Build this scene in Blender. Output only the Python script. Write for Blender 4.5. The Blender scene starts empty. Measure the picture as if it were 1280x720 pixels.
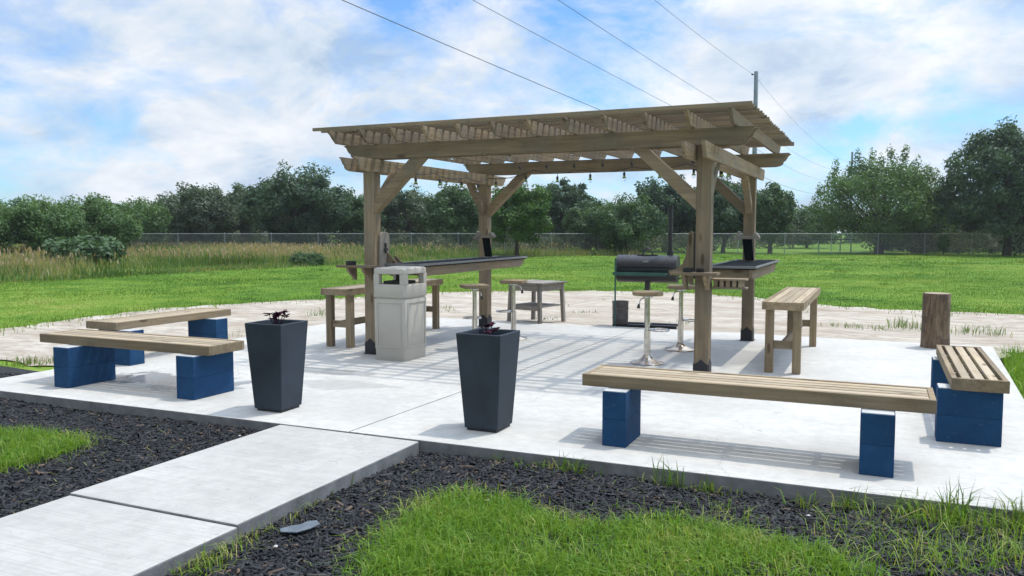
import bpy, bmesh, math, random
import numpy as np
from mathutils import Vector, Matrix
from mathutils.geometry import tessellate_polygon
R_ = math.radians
random.seed(7); RNG = np.random.default_rng(7)
scene = bpy.context.scene
COL = scene.collection

# ------------------------------------------------------------------ camera
CAM_H, F = 1.59, 1026.0
YAW, PITCH = R_(24.23), R_(4.05)
cd = bpy.data.cameras.new('camera'); cam = bpy.data.objects.new('camera', cd); COL.objects.link(cam)
cam.location = (0, 0, CAM_H); cam.rotation_euler = (R_(90) - PITCH, 0, YAW)
cd.sensor_width = 36; cd.lens = F / 1280 * 36; cd.clip_start = .05; cd.clip_end = 3000
scene.camera = cam
scene.view_settings.view_transform = 'Standard'; scene.view_settings.look = 'None'
scene.view_settings.exposure = 0.12; scene.view_settings.gamma = 1.0
scene.view_settings.use_curve_mapping = False
scene.render.resolution_x, scene.render.resolution_y = 1024, 576
scene.cycles.transparent_max_bounces = 16

# ------------------------------------------------------------------ sun and sky
SUN = Vector((.28, .32, 1)).normalized()
SUN_EL, SUN_AZ = math.asin(SUN.z), math.atan2(SUN.x, SUN.y)
ld = bpy.data.lights.new('sun', 'SUN'); ld.energy = 2.75; ld.angle = R_(1.4); ld.color = (1, .935, .83)
sun = bpy.data.objects.new('sun', ld); COL.objects.link(sun)
sun.rotation_euler = SUN.to_track_quat('Z', 'Y').to_euler(); sun.location = (5, 6, 20)

world = bpy.data.worlds.new('World'); scene.world = world; world.use_nodes = True
W = world.node_tree; W.nodes.clear()
def wn(t, **k):
    n = W.nodes.new(t)
    for a, b in k.items(): setattr(n, a, b)
    return n
def wmath(op, a, b=None):
    n = wn('ShaderNodeMath', operation=op)
    for i, v in enumerate((a, b)):
        if v is None: continue
        if isinstance(v, (int, float)): n.inputs[i].default_value = v
        else: W.links.new(v, n.inputs[i])
    return n.outputs[0]
sky = wn('ShaderNodeTexSky', sky_type='NISHITA', sun_disc=False, sun_elevation=SUN_EL, sun_rotation=SUN_AZ)
sky.air_density = 1.0; sky.dust_density = .4; sky.ozone_density = 1.5
tc = wn('ShaderNodeTexCoord'); sx = wn('ShaderNodeSeparateXYZ'); W.links.new(tc.outputs['Generated'], sx.inputs[0])
zz = wmath('ADD', wmath('MAXIMUM', sx.outputs[2], 0.0), .42)         # cloud deck seen from below
cb = wn('ShaderNodeCombineXYZ')
W.links.new(wmath('DIVIDE', sx.outputs[0], zz), cb.inputs[0]); W.links.new(wmath('DIVIDE', sx.outputs[1], zz), cb.inputs[1])
def wnoise(scale, detail, off, rough=.55, dist=0.):
    m = wn('ShaderNodeMapping'); m.inputs['Location'].default_value = off
    W.links.new(cb.outputs[0], m.inputs[0])
    n = wn('ShaderNodeTexNoise'); n.inputs['Scale'].default_value = scale; n.inputs['Detail'].default_value = detail
    n.inputs['Roughness'].default_value = rough; n.inputs['Distortion'].default_value = dist
    W.links.new(m.outputs[0], n.inputs[0]); return n.outputs['Fac']
def wramp(v, *stops):
    r = wn('ShaderNodeValToRGB'); el = r.color_ramp.elements
    while len(el) < len(stops): el.new(.5)
    for e, (p, c) in zip(el, stops): e.position = p; e.color = (*c, 1) if len(c) == 3 else c
    W.links.new(v, r.inputs[0]); return r.outputs[0]
CLOUD_OFF = (9.1, 4.2, 0)
mask_n = wmath('ADD', wmath('MULTIPLY', wnoise(1.25, 4, CLOUD_OFF, .5, .4), .55), wmath('MULTIPLY', wnoise(3.6, 11, (7.37, 6.2, 0), .62, .3), .45))
mask = wramp(mask_n, (.405, (.02, .02, .02)), (.455, (.5, .5, .5)), (.515, (1, 1, 1)))
tone = wramp(wnoise(3.3, 11, (1.4, 9.1, 0), .6, .25), (.36, (4.3, 5.6, 7.4)), (.45, (6.1, 7.1, 8.3)), (.54, (7.6, 8.1, 8.8)), (.62, (8.7, 9.0, 9.4)))
tint = wn('ShaderNodeMix', data_type='RGBA', blend_type='MULTIPLY'); tint.inputs[0].default_value = 1
W.links.new(sky.outputs[0], tint.inputs[6]); tint.inputs[7].default_value = (.80, 1.25, 1.70, 1)
mx = wn('ShaderNodeMix', data_type='RGBA'); W.links.new(mask, mx.inputs[0]); W.links.new(tint.outputs[2], mx.inputs[6]); W.links.new(tone, mx.inputs[7])
# sky round the (veiled) sun, out of view, brightened to add ambient fill
dt = wn('ShaderNodeVectorMath', operation='DOT_PRODUCT'); W.links.new(tc.outputs['Generated'], dt.inputs[0]); dt.inputs[1].default_value = SUN
glow = wmath('ADD', wmath('MULTIPLY', wmath('POWER', wmath('MAXIMUM', dt.outputs['Value'], 0.0), 6.0), 4.6), 1.0)
gm = wn('ShaderNodeMix', data_type='RGBA', blend_type='MULTIPLY'); gm.inputs[0].default_value = 1
W.links.new(mx.outputs[2], gm.inputs[6]); W.links.new(glow, gm.inputs[7]); mx = gm
bg = wn('ShaderNodeBackground'); bg.inputs[1].default_value = .1; W.links.new(mx.outputs[2], bg.inputs[0])
wo = wn('ShaderNodeOutputWorld'); W.links.new(bg.outputs[0], wo.inputs[0])

# ------------------------------------------------------------------ placing helpers
RM = (Matrix.Rotation(YAW, 3, 'Z') @ Matrix.Rotation(R_(90) - PITCH, 3, 'X'))
GZ = -.13                                                            # level of the field round the slab
def at(px, py, z=GZ):
    d = RM @ Vector(((px - 640) / F, -(py - 360) / F, -1)); t = (z - CAM_H) / d.z
    return Vector((d.x * t, d.y * t, z))
FWD = Vector((-math.sin(YAW), math.cos(YAW), 0)); RGT = Vector((math.cos(YAW), math.sin(YAW), 0))
def far(px, depth, z=GZ):
    p = FWD * depth + RGT * ((px - 640) / F * depth); p.z = z; return p

# ------------------------------------------------------------------ materials
def mat(name):
    m = bpy.data.materials.new(name); m.use_nodes = True; nt = m.node_tree
    p = nt.nodes['Principled BSDF']; return m, nt, p
class NT:
    def __init__(s, nt): s.t = nt
    def n(s, t, **k):
        o = s.t.nodes.new(t)
        for a, b in k.items(): setattr(o, a, b)
        return o
    def l(s, a, b): s.t.links.new(a, b)
    def val(s, sock, v):
        if hasattr(v, 'links') or hasattr(v, 'is_linked'): s.l(v, sock)
        else: sock.default_value = v
    def coord(s, scale=(1, 1, 1), island=0., loc=(0, 0, 0)):
        tc = s.n('ShaderNodeTexCoord'); m = s.n('ShaderNodeMapping'); m.inputs['Scale'].default_value = scale; m.inputs['Location'].default_value = loc
        src = tc.outputs['Object']
        if island:
            g = s.n('ShaderNodeNewGeometry'); oi = s.n('ShaderNodeObjectInfo')
            a = s.math('ADD', s.math('MULTIPLY', g.outputs['Random Per Island'], island), s.math('MULTIPLY', oi.outputs['Random'], island * 3))
            v = s.n('ShaderNodeVectorMath', operation='ADD'); s.l(src, v.inputs[0])
            c = s.n('ShaderNodeCombineXYZ')
            for i in range(3): s.l(a, c.inputs[i])
            s.l(c.outputs[0], v.inputs[1]); src = v.outputs[0]
        s.l(src, m.inputs[0]); return m.outputs[0]
    def noise(s, vec, scale, detail=4, rough=.55, dist=0.):
        n = s.n('ShaderNodeTexNoise'); s.l(vec, n.inputs['Vector'])
        n.inputs['Scale'].default_value = scale; n.inputs['Detail'].default_value = detail
        n.inputs['Roughness'].default_value = rough; n.inputs['Distortion'].default_value = dist
        return n.outputs['Fac']
    def ramp(s, v, *stops):
        r = s.n('ShaderNodeValToRGB'); el = r.color_ramp.elements
        while len(el) < len(stops): el.new(.5)
        for e, (p, c) in zip(el, stops): e.position = p; e.color = (*c, 1) if isinstance(c, tuple) else (c, c, c, 1)
        s.l(v, r.inputs[0]); return r.outputs[0]
    def math(s, op, a, b=0., clamp=False):
        n = s.n('ShaderNodeMath', operation=op, use_clamp=clamp); s.val(n.inputs[0], a); s.val(n.inputs[1], b); return n.outputs[0]
    def mix(s, f, a, b, mode='MIX'):
        n = s.n('ShaderNodeMix', data_type='RGBA', blend_type=mode); s.val(n.inputs[0], f)
        for i, v in ((6, a), (7, b)):
            if isinstance(v, tuple): n.inputs[i].default_value = (*v, 1)
            else: s.l(v, n.inputs[i])
        return n.outputs[2]
    def bump(s, h, p, strength=.3, dist=.01):
        b = s.n('ShaderNodeBump'); b.inputs['Strength'].default_value = strength; b.inputs['Distance'].default_value = dist
        s.l(h, b.inputs['Height']); s.l(b.outputs[0], p.inputs['Normal'])

def wood(name, axis, a=(.185, .130, .078), b=(.315, .235, .143), grey=(.175, .155, .122), greyness=.65, knots=True):
    m, nt, p = mat(name); s = NT(nt)
    sc = [22, 22, 22]; sc['XYZ'.index(axis)] = 1.1
    v = s.coord(tuple(sc), 7.3)
    g = s.noise(v, 1.0, 6, .6, .6)
    c = s.mix(s.ramp(g, (.34, 0.), (.68, 1.)), a, b)
    big = s.noise(s.coord((1, 1, 1), 7.3), 2.2, 4)
    c = s.mix(s.math('MULTIPLY', s.ramp(big, (.35, 0.), (.65, 1.)), greyness), c, grey)
    if knots:
        sk = [6, 6, 6]; sk['XYZ'.index(axis)] = 1.8
        vo = s.n('ShaderNodeTexVoronoi'); s.l(s.coord(tuple(sk), 7.3), vo.inputs['Vector']); vo.inputs['Scale'].default_value = 1
        c = s.mix(s.ramp(vo.outputs['Distance'], (.085, .85), (.15, 0.)), c, (.09, .06, .035))
    gi = s.n('ShaderNodeNewGeometry'); oi = s.n('ShaderNodeObjectInfo')
    rv = s.math('FRACT', s.math('ADD', gi.outputs['Random Per Island'], oi.outputs['Random']))
    cmb = s.n('ShaderNodeCombineXYZ'); vv = s.math('ADD', .78, s.math('MULTIPLY', rv, .44))
    for i in range(3): s.l(vv, cmb.inputs[i])
    c = s.mix(1., c, cmb.outputs[0], 'MULTIPLY')
    stn = s.ramp(s.noise(s.coord((3, 3, 3), 7.3), 1.4, 5, .7), (.55, 0.), (.70, 1.))
    c = s.mix(s.math('MULTIPLY', stn, .35), c, (.09, .075, .055))
    s.l(c, p.inputs['Base Color']); p.inputs['Roughness'].default_value = .8; p.inputs['Specular IOR Level'].default_value = .25
    s.bump(g, p, .35, .006); return m
def plain(name, col, rough=.5, metal=0., var=.25, scale=6., bump=.0, spec=.5, bscale=60):
    m, nt, p = mat(name); s = NT(nt); v = s.coord((1, 1, 1), 3.1)
    n = s.noise(v, scale, 6, .6)
    lo = tuple(c * (1 - var) for c in col); hi = tuple(min(1, c * (1 + var)) for c in col)
    s.l(s.mix(s.ramp(n, (.3, 0.), (.7, 1.)), lo, hi), p.inputs['Base Color'])
    s.l(s.math('ADD', s.math('MULTIPLY', n, .2), rough - .1), p.inputs['Roughness'])
    p.inputs['Metallic'].default_value = metal; p.inputs['Specular IOR Level'].default_value = spec
    if bump: s.bump(s.noise(v, bscale, 4), p, bump, .004)
    return m
def leafy(name, stops, noise_scale=1.2, trans=.35, rough=.55, tintattr=True):
    m, nt, p = mat(name); s = NT(nt)
    n = s.noise(s.coord(), noise_scale, 3)
    f = n
    if tintattr:
        at_ = s.n('ShaderNodeAttribute', attribute_name='tint')
        f = s.math('ADD', s.math('MULTIPLY', n, .55), s.math('MULTIPLY', at_.outputs['Fac'], .45))
    c = s.ramp(f, *stops)
    s.l(c, p.inputs['Base Color']); p.inputs['Roughness'].default_value = rough; p.inputs['Specular IOR Level'].default_value = .25
    tr = s.n('ShaderNodeBsdfTranslucent'); s.l(s.mix(1., c, (1.25, 1.2, .55), 'MULTIPLY'), tr.inputs[0])
    ms = s.n('ShaderNodeMixShader'); ms.inputs[0].default_value = trans
    out = nt.nodes['Material Output']
    s.l(p.outputs[0], ms.inputs[1]); s.l(tr.outputs[0], ms.inputs[2]); s.l(ms.outputs[0], out.inputs[0])
    return m

M = {}
for ax in 'XYZ': M['wood' + ax] = wood('pine_' + ax, ax)
for ax in 'XYZ': M['bench' + ax] = wood('bench_pine_' + ax, ax, (.20, .143, .080), (.335, .255, .155), (.21, .178, .132), .45)
for ax in 'XY': M['top' + ax] = wood('bleached_pine_' + ax, ax, (.29, .222, .138), (.43, .345, .23), (.33, .288, .222), .45)
for ax in 'XYZ': M['grey' + ax] = wood('weathered_' + ax, ax, (.19, .165, .135), (.31, .28, .24), (.22, .20, .175), .6, False)
M['black_metal'] = plain('black_metal', (.018, .018, .02), .45, 0, .3, 8)
M['bracket'] = plain('bracket', (.012, .012, .014), .5, 0, .2)
M['chrome'] = plain('chrome', (.62, .58, .52), .18, 1., .15, 12)
M['chrome_base'] = plain('chrome_base', (.50, .42, .34), .25, 1., .25, 9)
M['black_top'] = plain('black_top', (.010, .013, .015), .85, 0, .4, 5, spec=.04)
M['table_edge'] = plain('table_edge', (.16, .165, .165), .6, 0, .2)
M['bin'] = plain('bin_plastic', (.43, .40, .345), .5, 0, .07, 3, .06)
M['bin_dark'] = plain('bin_inside', (.03, .03, .03), .7)
M['planter'] = plain('planter_resin', (.027, .036, .047), .65, 0, .3, 3.5, .25, .3)
M['soil'] = plain('potting_soil', (.02, .016, .013), .95, 0, .4, 30, .8)
M['purple'] = plain('purple_leaf', (.05, .012, .026), .85, 0, .4, 30, spec=.08)
M['steel'] = plain('galvanised', (.30, .32, .32), .6, .5, .2)
M['pole'] = plain('utility_pole', (.20, .24, .28), .8, 0, .2)
M['cable'] = plain('cable', (.03, .03, .035), .6)
M['green_paint'] = plain('green_shelf', (.02, .09, .07), .45)
M['pail'] = plain('rusty_pail', (.14, .125, .125), .6, .3, .35, 9)
M['slate'] = plain('slate', (.10, .12, .14), .5, 0, .3, 12, .2)
M['pebble'] = plain('pebble', (.55, .53, .5), .7, 0, .2)

def blue_block():
    m, nt, p = mat('blue_block_paint'); s = NT(nt); v = s.coord((1, 1, 1), 3.)
    n = s.noise(v, 5, 6, .65)
    c = s.mix(s.ramp(n, (.3, 0.), (.7, 1.)), (.009, .044, .112), (.015, .070, .165))
    chip = s.ramp(s.noise(v, 38, 4, .7), (.665, 0.), (.70, 1.))
    s.l(s.mix(s.math('MULTIPLY', chip, .4), c, (.35, .35, .34)), p.inputs['Base Color']); p.inputs['Roughness'].default_value = .8; p.inputs['Specular IOR Level'].default_value = .2
    s.bump(s.noise(v, 110, 5, .75), p, .8, .008); return m
M['blue'] = blue_block(); M['bare'] = plain('bare_block_top', (.42, .42, .40), .9, 0, .2)

def concrete(name, stains=(), k0=.92):
    m, nt, p = mat(name); s = NT(nt); v = s.coord()
    n1 = s.noise(v, .9, 6, .6, .5); n2 = s.noise(v, 9, 6, .65); n3 = s.noise(s.coord((1.5, 55, 3)), 1.2, 4)
    c = s.mix(s.ramp(n1, (.32, 0.), (.66, 1.)), (.47, .455, .415), (.60, .582, .53))
    c = s.mix(s.math('MULTIPLY', s.ramp(n2, (.40, 1.), (.58, 0.)), .34), c, (.36, .345, .315))
    c = s.mix(s.math('MULTIPLY', s.ramp(n3, (.40, 1.), (.52, 0.)), .36), c, (.38, .37, .34))
    spots = s.ramp(s.noise(v, 34, 3, .55), (.675, 0.), (.70, 1.))
    c = s.mix(s.math('MULTIPLY', spots, .45), c, (.22, .21, .20))
    n5 = s.noise(v, 2.6, 7, .68, 1.0)
    c = s.mix(s.math('MULTIPLY', s.ramp(n5, (.56, 0.), (.68, 1.)), .20), c, (.37, .36, .335))
    cr = s.n('ShaderNodeTexVoronoi', feature='DISTANCE_TO_EDGE'); wv = s.n('ShaderNodeVectorMath', operation='ADD'); s.l(v, wv.inputs[0])
    nz = s.n('ShaderNodeTexNoise'); s.l(v, nz.inputs['Vector']); nz.inputs['Scale'].default_value = 2.2; nz.inputs['Detail'].default_value = 6
    s.l(nz.outputs['Color'], wv.inputs[1]); s.l(wv.outputs[0], cr.inputs['Vector']); cr.inputs['Scale'].default_value = .55
    crack = s.math('MULTIPLY', s.ramp(cr.outputs['Distance'], (.0015, 1.), (.0035, 0.)), s.ramp(n1, (.50, 0.), (.56, 1.)))
    c = s.mix(s.math('MULTIPLY', crack, .55), c, (.16, .15, .14))
    rough = s.math('ADD', .72, s.math('MULTIPLY', n2, .2))
    if stains:                                                       # damp patches left by rain water
        tot = None
        for (x, y, rx, ry, k) in stains:
            mp = s.n('ShaderNodeMapping'); tcn = s.n('ShaderNodeTexCoord'); s.l(tcn.outputs['Object'], mp.inputs[0])
            mp.inputs['Location'].default_value = (-x / rx, -y / ry, 0); mp.inputs['Scale'].default_value = (1 / rx, 1 / ry, .001)
            ln = s.n('ShaderNodeVectorMath', operation='LENGTH'); s.l(mp.outputs[0], ln.inputs[0])
            d = s.math('ADD', ln.outputs['Value'], s.math('MULTIPLY', s.math('SUBTRACT', s.noise(v, 2.3, 6, .6, .8), .5), 2.4))
            k_ = s.math('MULTIPLY', s.ramp(d, (.78, 1.), (.95, 0.)), k)
            tot = k_ if tot is None else s.math('MAXIMUM', tot, k_)
        c = s.mix(tot, c, (.16, .155, .15))
        rough = s.math('MAXIMUM', s.math('SUBTRACT', rough, s.math('MULTIPLY', tot, .75)), .08)
    s.l(s.mix(1., c, (k0, k0, k0), 'MULTIPLY'), p.inputs['Base Color']); s.l(rough, p.inputs['Roughness'])
    s.bump(s.math('ADD', s.math('MULTIPLY', n2, .6), s.math('MULTIPLY', n3, .5)), p, .25, .004); return m

def ground_mat():
    m, nt, p = mat('field_grass'); s = NT(nt); v = s.coord()
    n1 = s.noise(v, .13, 4, .6); n2 = s.noise(v, .9, 6, .65, .6); n3 = s.noise(v, 14, 3)
    c = s.ramp(s.math('ADD', s.math('MULTIPLY', n1, .5), s.math('MULTIPLY', n2, .5)), (.38, (.05, .118, .014)), (.48, (.11, .205, .022)), (.57, (.175, .265, .036)), (.67, (.27, .30, .075)))
    c = s.mix(s.math('MULTIPLY', s.ramp(n3, (.42, 1.), (.6, 0.)), .45), c, (.055, .12, .014))
    s.l(c, p.inputs['Base Color']); p.inputs['Roughness'].default_value = .9; p.inputs['Specular IOR Level'].default_value = .1
    s.bump(n3, p, .8, .05); return m
def dirt_mat():
    m, nt, p = mat('pale_dirt'); s = NT(nt); v = s.coord()
    n1 = s.noise(s.coord((.6, 1.6, 1)), .8, 6, .66); n2 = s.noise(s.coord((1, 2.2, 1)), 3.2, 8, .72); n3 = s.noise(v, 40, 4, .7)
    c = s.mix(s.ramp(n1, (.3, 0.), (.65, 1.)), (.34, .285, .22), (.54, .49, .415))
    c = s.mix(s.math('MULTIPLY', s.ramp(n2, (.40, 1.), (.56, 0.)), .60), c, (.26, .21, .155))
    c = s.mix(s.math('MULTIPLY', s.ramp(n3, (.62, 0.), (.70, 1.)), .5), c, (.60, .57, .53))
    s.l(c, p.inputs['Base Color']); p.inputs['Roughness'].default_value = .95; p.inputs['Specular IOR Level'].default_value = .1
    s.bump(s.math('ADD', n2, s.math('MULTIPLY', n3, .5)), p, .7, .05); return m
def mulch_mat(name, lo, hi):
    m, nt, p = mat(name); s = NT(nt)
    g = s.n('ShaderNodeNewGeometry'); a = s.n('ShaderNodeAttribute', attribute_name='tint')
    c = s.ramp(a.outputs['Fac'], (.0, lo), (.55, hi), (.90, (.024, .026, .029)), (.955, (.045, .040, .036)), (1., (.14, .09, .055)))
    s.l(c, p.inputs['Base Color']); p.inputs['Roughness'].default_value = .6; p.inputs['Specular IOR Level'].default_value = .28
    s.bump(s.noise(s.coord((60, 60, 60)), 1, 3), p, .4, .004); return m
M['ground'] = ground_mat(); M['dirt'] = dirt_mat()
M['chips'] = mulch_mat('mulch_chips', (.0015, .0018, .0022), (.012, .0135, .017))
M['mulch_base'] = plain('mulch_base', (.010, .010, .011), .9, 0, .4, 40, .9)
M['patio'] = concrete('patio_concrete', ((-6.7, 6.35, 1.0, .42, .85), (-5.1, 6.9, .7, .28, .25), (-7.4, 6.2, .6, .3, .7), (-7.3, 8.6, .9, .35, .5), (-5.7, 7.5, .6, .2, .5), (-4.4, 8.3, .9, .25, .2), (-6.2, 10.2, .8, .5, .4), (-2.0, 10.3, 1.0, .9, .35), (-2.7, 7.6, .7, .16, .3)))
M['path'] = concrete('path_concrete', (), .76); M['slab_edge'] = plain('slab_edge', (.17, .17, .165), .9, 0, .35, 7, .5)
M['grass'] = leafy('grass_blades', ((.20, (.070, .160, .016)), (.46, (.140, .275, .026)), (.68, (.235, .345, .05)), (.90, (.43, .37, .17))), 3.5, .42)
def lawn_mat():
    m, nt, p = mat('lawn_blades'); s = NT(nt); v = s.coord()
    at_ = s.n('ShaderNodeAttribute', attribute_name='tint')
    f = s.math('ADD', s.math('MULTIPLY', s.noise(v, .9, 6, .65, .6), .48), s.math('MULTIPLY', s.noise(v, .13, 4, .6), .27))
    f = s.math('ADD', f, s.math('MULTIPLY', at_.outputs['Fac'], .25))
    c = s.ramp(f, (.34, (.048, .118, .014)), (.43, (.10, .205, .022)), (.52, (.175, .275, .034)), (.62, (.28, .31, .075)))
    s.l(c, p.inputs['Base Color']); p.inputs['Roughness'].default_value = .7; p.inputs['Specular IOR Level'].default_value = .15
    tr = s.n('ShaderNodeBsdfTranslucent'); s.l(c, tr.inputs[0]); ms = s.n('ShaderNodeMixShader'); ms.inputs[0].default_value = .35
    s.l(p.outputs[0], ms.inputs[1]); s.l(tr.outputs[0], ms.inputs[2]); s.l(ms.outputs[0], nt.nodes['Material Output'].inputs[0]); return m
M['lawn'] = lawn_mat()
M['meadow'] = leafy('meadow_blades', ((.32, (.07, .14, .030)), (.45, (.15, .215, .055)), (.56, (.27, .26, .11)), (.68, (.35, .265, .17))), .26, .4)
M['weed'] = leafy('weed_blades', ((.25, (.05, .11, .015)), (.55, (.11, .19, .03)), (.78, (.30, .26, .10))), 3, .4)
G_OAK = ((0.25, (0.0435, 0.0841, 0.0377)), (0.5, (0.0725, 0.1305, 0.0551)), (0.75, (0.116, 0.1958, 0.0754)))
G_DARK = ((0.25, (0.039, 0.0747, 0.0455)), (0.5, (0.065, 0.1137, 0.065)), (0.75, (0.1072, 0.1705, 0.0909)))
G_MESQ = ((0.25, (0.06, 0.1125, 0.04)), (0.5, (0.1025, 0.1812, 0.06)), (0.75, (0.1625, 0.2562, 0.085)))
G_BRIGHT = ((0.25, (0.0324, 0.0765, 0.0144)), (0.5, (0.063, 0.135, 0.0234)), (0.75, (0.1035, 0.1935, 0.0342)))
G_GREY = ((0.25, (0.0609, 0.0899, 0.058)), (0.5, (0.0957, 0.1363, 0.0841)), (0.75, (0.145, 0.1958, 0.1189)))
for k, g in (('oak', G_OAK), ('dark', G_DARK), ('mesq', G_MESQ), ('bright', G_BRIGHT), ('greyleaf', G_GREY)):
    M[k] = leafy('leaf_' + k, g, .55, .28)
M['bark'] = plain('bark', (.075, .062, .05), .9, 0, .35, 5, .6, .2, 18)
M['brush'] = leafy('brush_leaf', ((.25, (.030, .050, .022)), (.50, (.070, .095, .045)), (.75, (.20, .20, .13))), .8, .25)
def stump_mat():
    m, nt, p = mat('stump_bark'); s = NT(nt)
    g = s.noise(s.coord((14, 14, 2.0)), 1.4, 7, .7, .8); b = s.noise(s.coord(), 5, 5)
    c = s.ramp(g, (.30, (.055, .034, .020)), (.52, (.165, .112, .070)), (.72, (.28, .21, .145)))
    s.l(s.mix(s.math('MULTIPLY', s.ramp(b, (.5, 0.), (.62, 1.)), .7), c, (.06, .043, .032)), p.inputs['Base Color'])
    p.inputs['Roughness'].default_value = .9; s.bump(g, p, .8, .02); return m
M['stump'] = stump_mat()
def chain_mat():
    m, nt, p = mat('chain_link'); s = NT(nt); p.inputs['Base Color'].default_value = (.26, .28, .28, 1); p.inputs['Metallic'].default_value = .3
    tc = s.n('ShaderNodeTexCoord'); sp = s.n('ShaderNodeSeparateXYZ'); s.l(tc.outputs['Object'], sp.inputs[0])
    fs = []
    for sg in (1, -1):
        d = s.math('ADD', sp.outputs[0], s.math('MULTIPLY', sp.outputs[2], sg))
        fs.append(s.math('LESS_THAN', s.math('FRACT', s.math('ADD', s.math('MULTIPLY', d, 1 / .075), 500.)), .075))
    f = s.math('MAXIMUM', fs[0], fs[1])
    tr = s.n('ShaderNodeBsdfTransparent'); ms = s.n('ShaderNodeMixShader'); s.l(f, ms.inputs[0])
    s.l(tr.outputs[0], ms.inputs[1]); s.l(p.outputs[0], ms.inputs[2]); s.l(ms.outputs[0], nt.nodes['Material Output'].inputs[0]); return m
M['chain'] = chain_mat()
def glass_mat():
    m, nt, p = mat('bulb_glass'); p.inputs['Base Color'].default_value = (.95, .95, .93, 1); p.inputs['Roughness'].default_value = .02
    p.inputs['Transmission Weight'].default_value = 1.; p.inputs['IOR'].default_value = 1.12; return m
M['bulb'] = glass_mat()

# ------------------------------------------------------------------ mesh builders
class MB:
    def __init__(s): s.v = []; s.f = []
    def add(s, vs, fs):
        o = len(s.v); s.v += [tuple(v) for v in vs]; s.f += [tuple(i + o for i in f) for f in fs]; return s
    def box(s, x0, x1, y0, y1, z0, z1):
        v = [(x, y, z) for z in (z0, z1) for y in (y0, y1) for x in (x0, x1)]
        return s.add(v, [(0, 2, 3, 1), (4, 5, 7, 6), (0, 1, 5, 4), (1, 3, 7, 5), (3, 2, 6, 7), (2, 0, 4, 6)])
    def frust(s, b, t, z0, z1):                                      # b, t = half sizes (x, y) below and above
        v = [(sx * q[0], sy * q[1], z) for q, z in ((b, z0), (t, z1)) for sy in (-1, 1) for sx in (-1, 1)]
        return s.add(v, [(0, 2, 3, 1), (4, 5, 7, 6), (0, 1, 5, 4), (1, 3, 7, 5), (3, 2, 6, 7), (2, 0, 4, 6)])
    def prism(s, pts, a, b, axis):                                   # polygon extruded along axis from a to b
        n = len(pts)
        def mk(p, t): return {'x': (t, p[0], p[1]), 'y': (p[0], t, p[1]), 'z': (p[0], p[1], t)}[axis]
        v = [mk(p, a) for p in pts] + [mk(p, b) for p in pts]
        return s.add(v, [tuple(range(n)), tuple(range(2 * n - 1, n - 1, -1))] + [(i, i + n, (i + 1) % n + n, (i + 1) % n) for i in range(n)])
    def tube(s, path, rad, n=8, cap=True):
        path = [Vector(p) for p in path]; rings = []
        if not hasattr(rad, '__len__'): rad = [rad] * len(path)
        up = None
        for i, p in enumerate(path):
            d = (path[min(i + 1, len(path) - 1)] - path[max(i - 1, 0)]).normalized()
            if up is None or abs(up.dot(d)) > .95: up = Vector((0, 0, 1)) if abs(d.z) < .9 else Vector((1, 0, 0))
            a = d.cross(up).normalized(); b = a.cross(d).normalized(); up = b
            rings.append([p + (a * math.cos(t) + b * math.sin(t)) * rad[i] for t in [2 * math.pi * k / n for k in range(n)]])
        v = [q for r in rings for q in r]; f = []
        for i in range(len(rings) - 1):
            for k in range(n): f.append((i * n + k, i * n + (k + 1) % n, (i + 1) * n + (k + 1) % n, (i + 1) * n + k))
        if cap: f += [tuple(range(n - 1, -1, -1)), tuple(range((len(rings) - 1) * n, len(rings) * n))]
        return s.add(v, f)
    def lathe(s, prof, n=24, c=(0, 0)):
        return s.tube_z(prof, n, c)
    def tube_z(s, prof, n, c):
        v = [(c[0] + r * math.cos(2 * math.pi * k / n), c[1] + r * math.sin(2 * math.pi * k / n), z) for r, z in prof for k in range(n)]; f = []
        for i in range(len(prof) - 1):
            for k in range(n): f.append((i * n + k, i * n + (k + 1) % n, (i + 1) * n + (k + 1) % n, (i + 1) * n + k))
        f += [tuple(range(n - 1, -1, -1)), tuple(range((len(prof) - 1) * n, len(prof) * n))]
        return s.add(v, f)
def obj(name, mb, material, parent=None, bevel=0., smooth=False, loc=None, rot=None):
    me = bpy.data.meshes.new(name); me.from_pydata(mb.v, [], mb.f)
    bm = bmesh.new(); bm.from_mesh(me); bmesh.ops.recalc_face_normals(bm, faces=bm.faces); bm.to_mesh(me); bm.free()
    me.materials.append(material)
    if smooth: me.polygons.foreach_set('use_smooth', [True] * len(me.polygons))
    o = bpy.data.objects.new(name, me); COL.objects.link(o)
    if parent: o.parent = parent
    if loc: o.location = loc
    if rot: o.rotation_euler = rot
    if bevel:
        b = o.modifiers.new('bevel', 'BEVEL'); b.width = bevel; b.segments = 2; b.limit_method = 'ANGLE'; b.angle_limit = R_(40); b.harden_normals = False
    if smooth:
        try: me.set_sharp_from_angle(angle=R_(42))
        except Exception: pass
    return o
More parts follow.
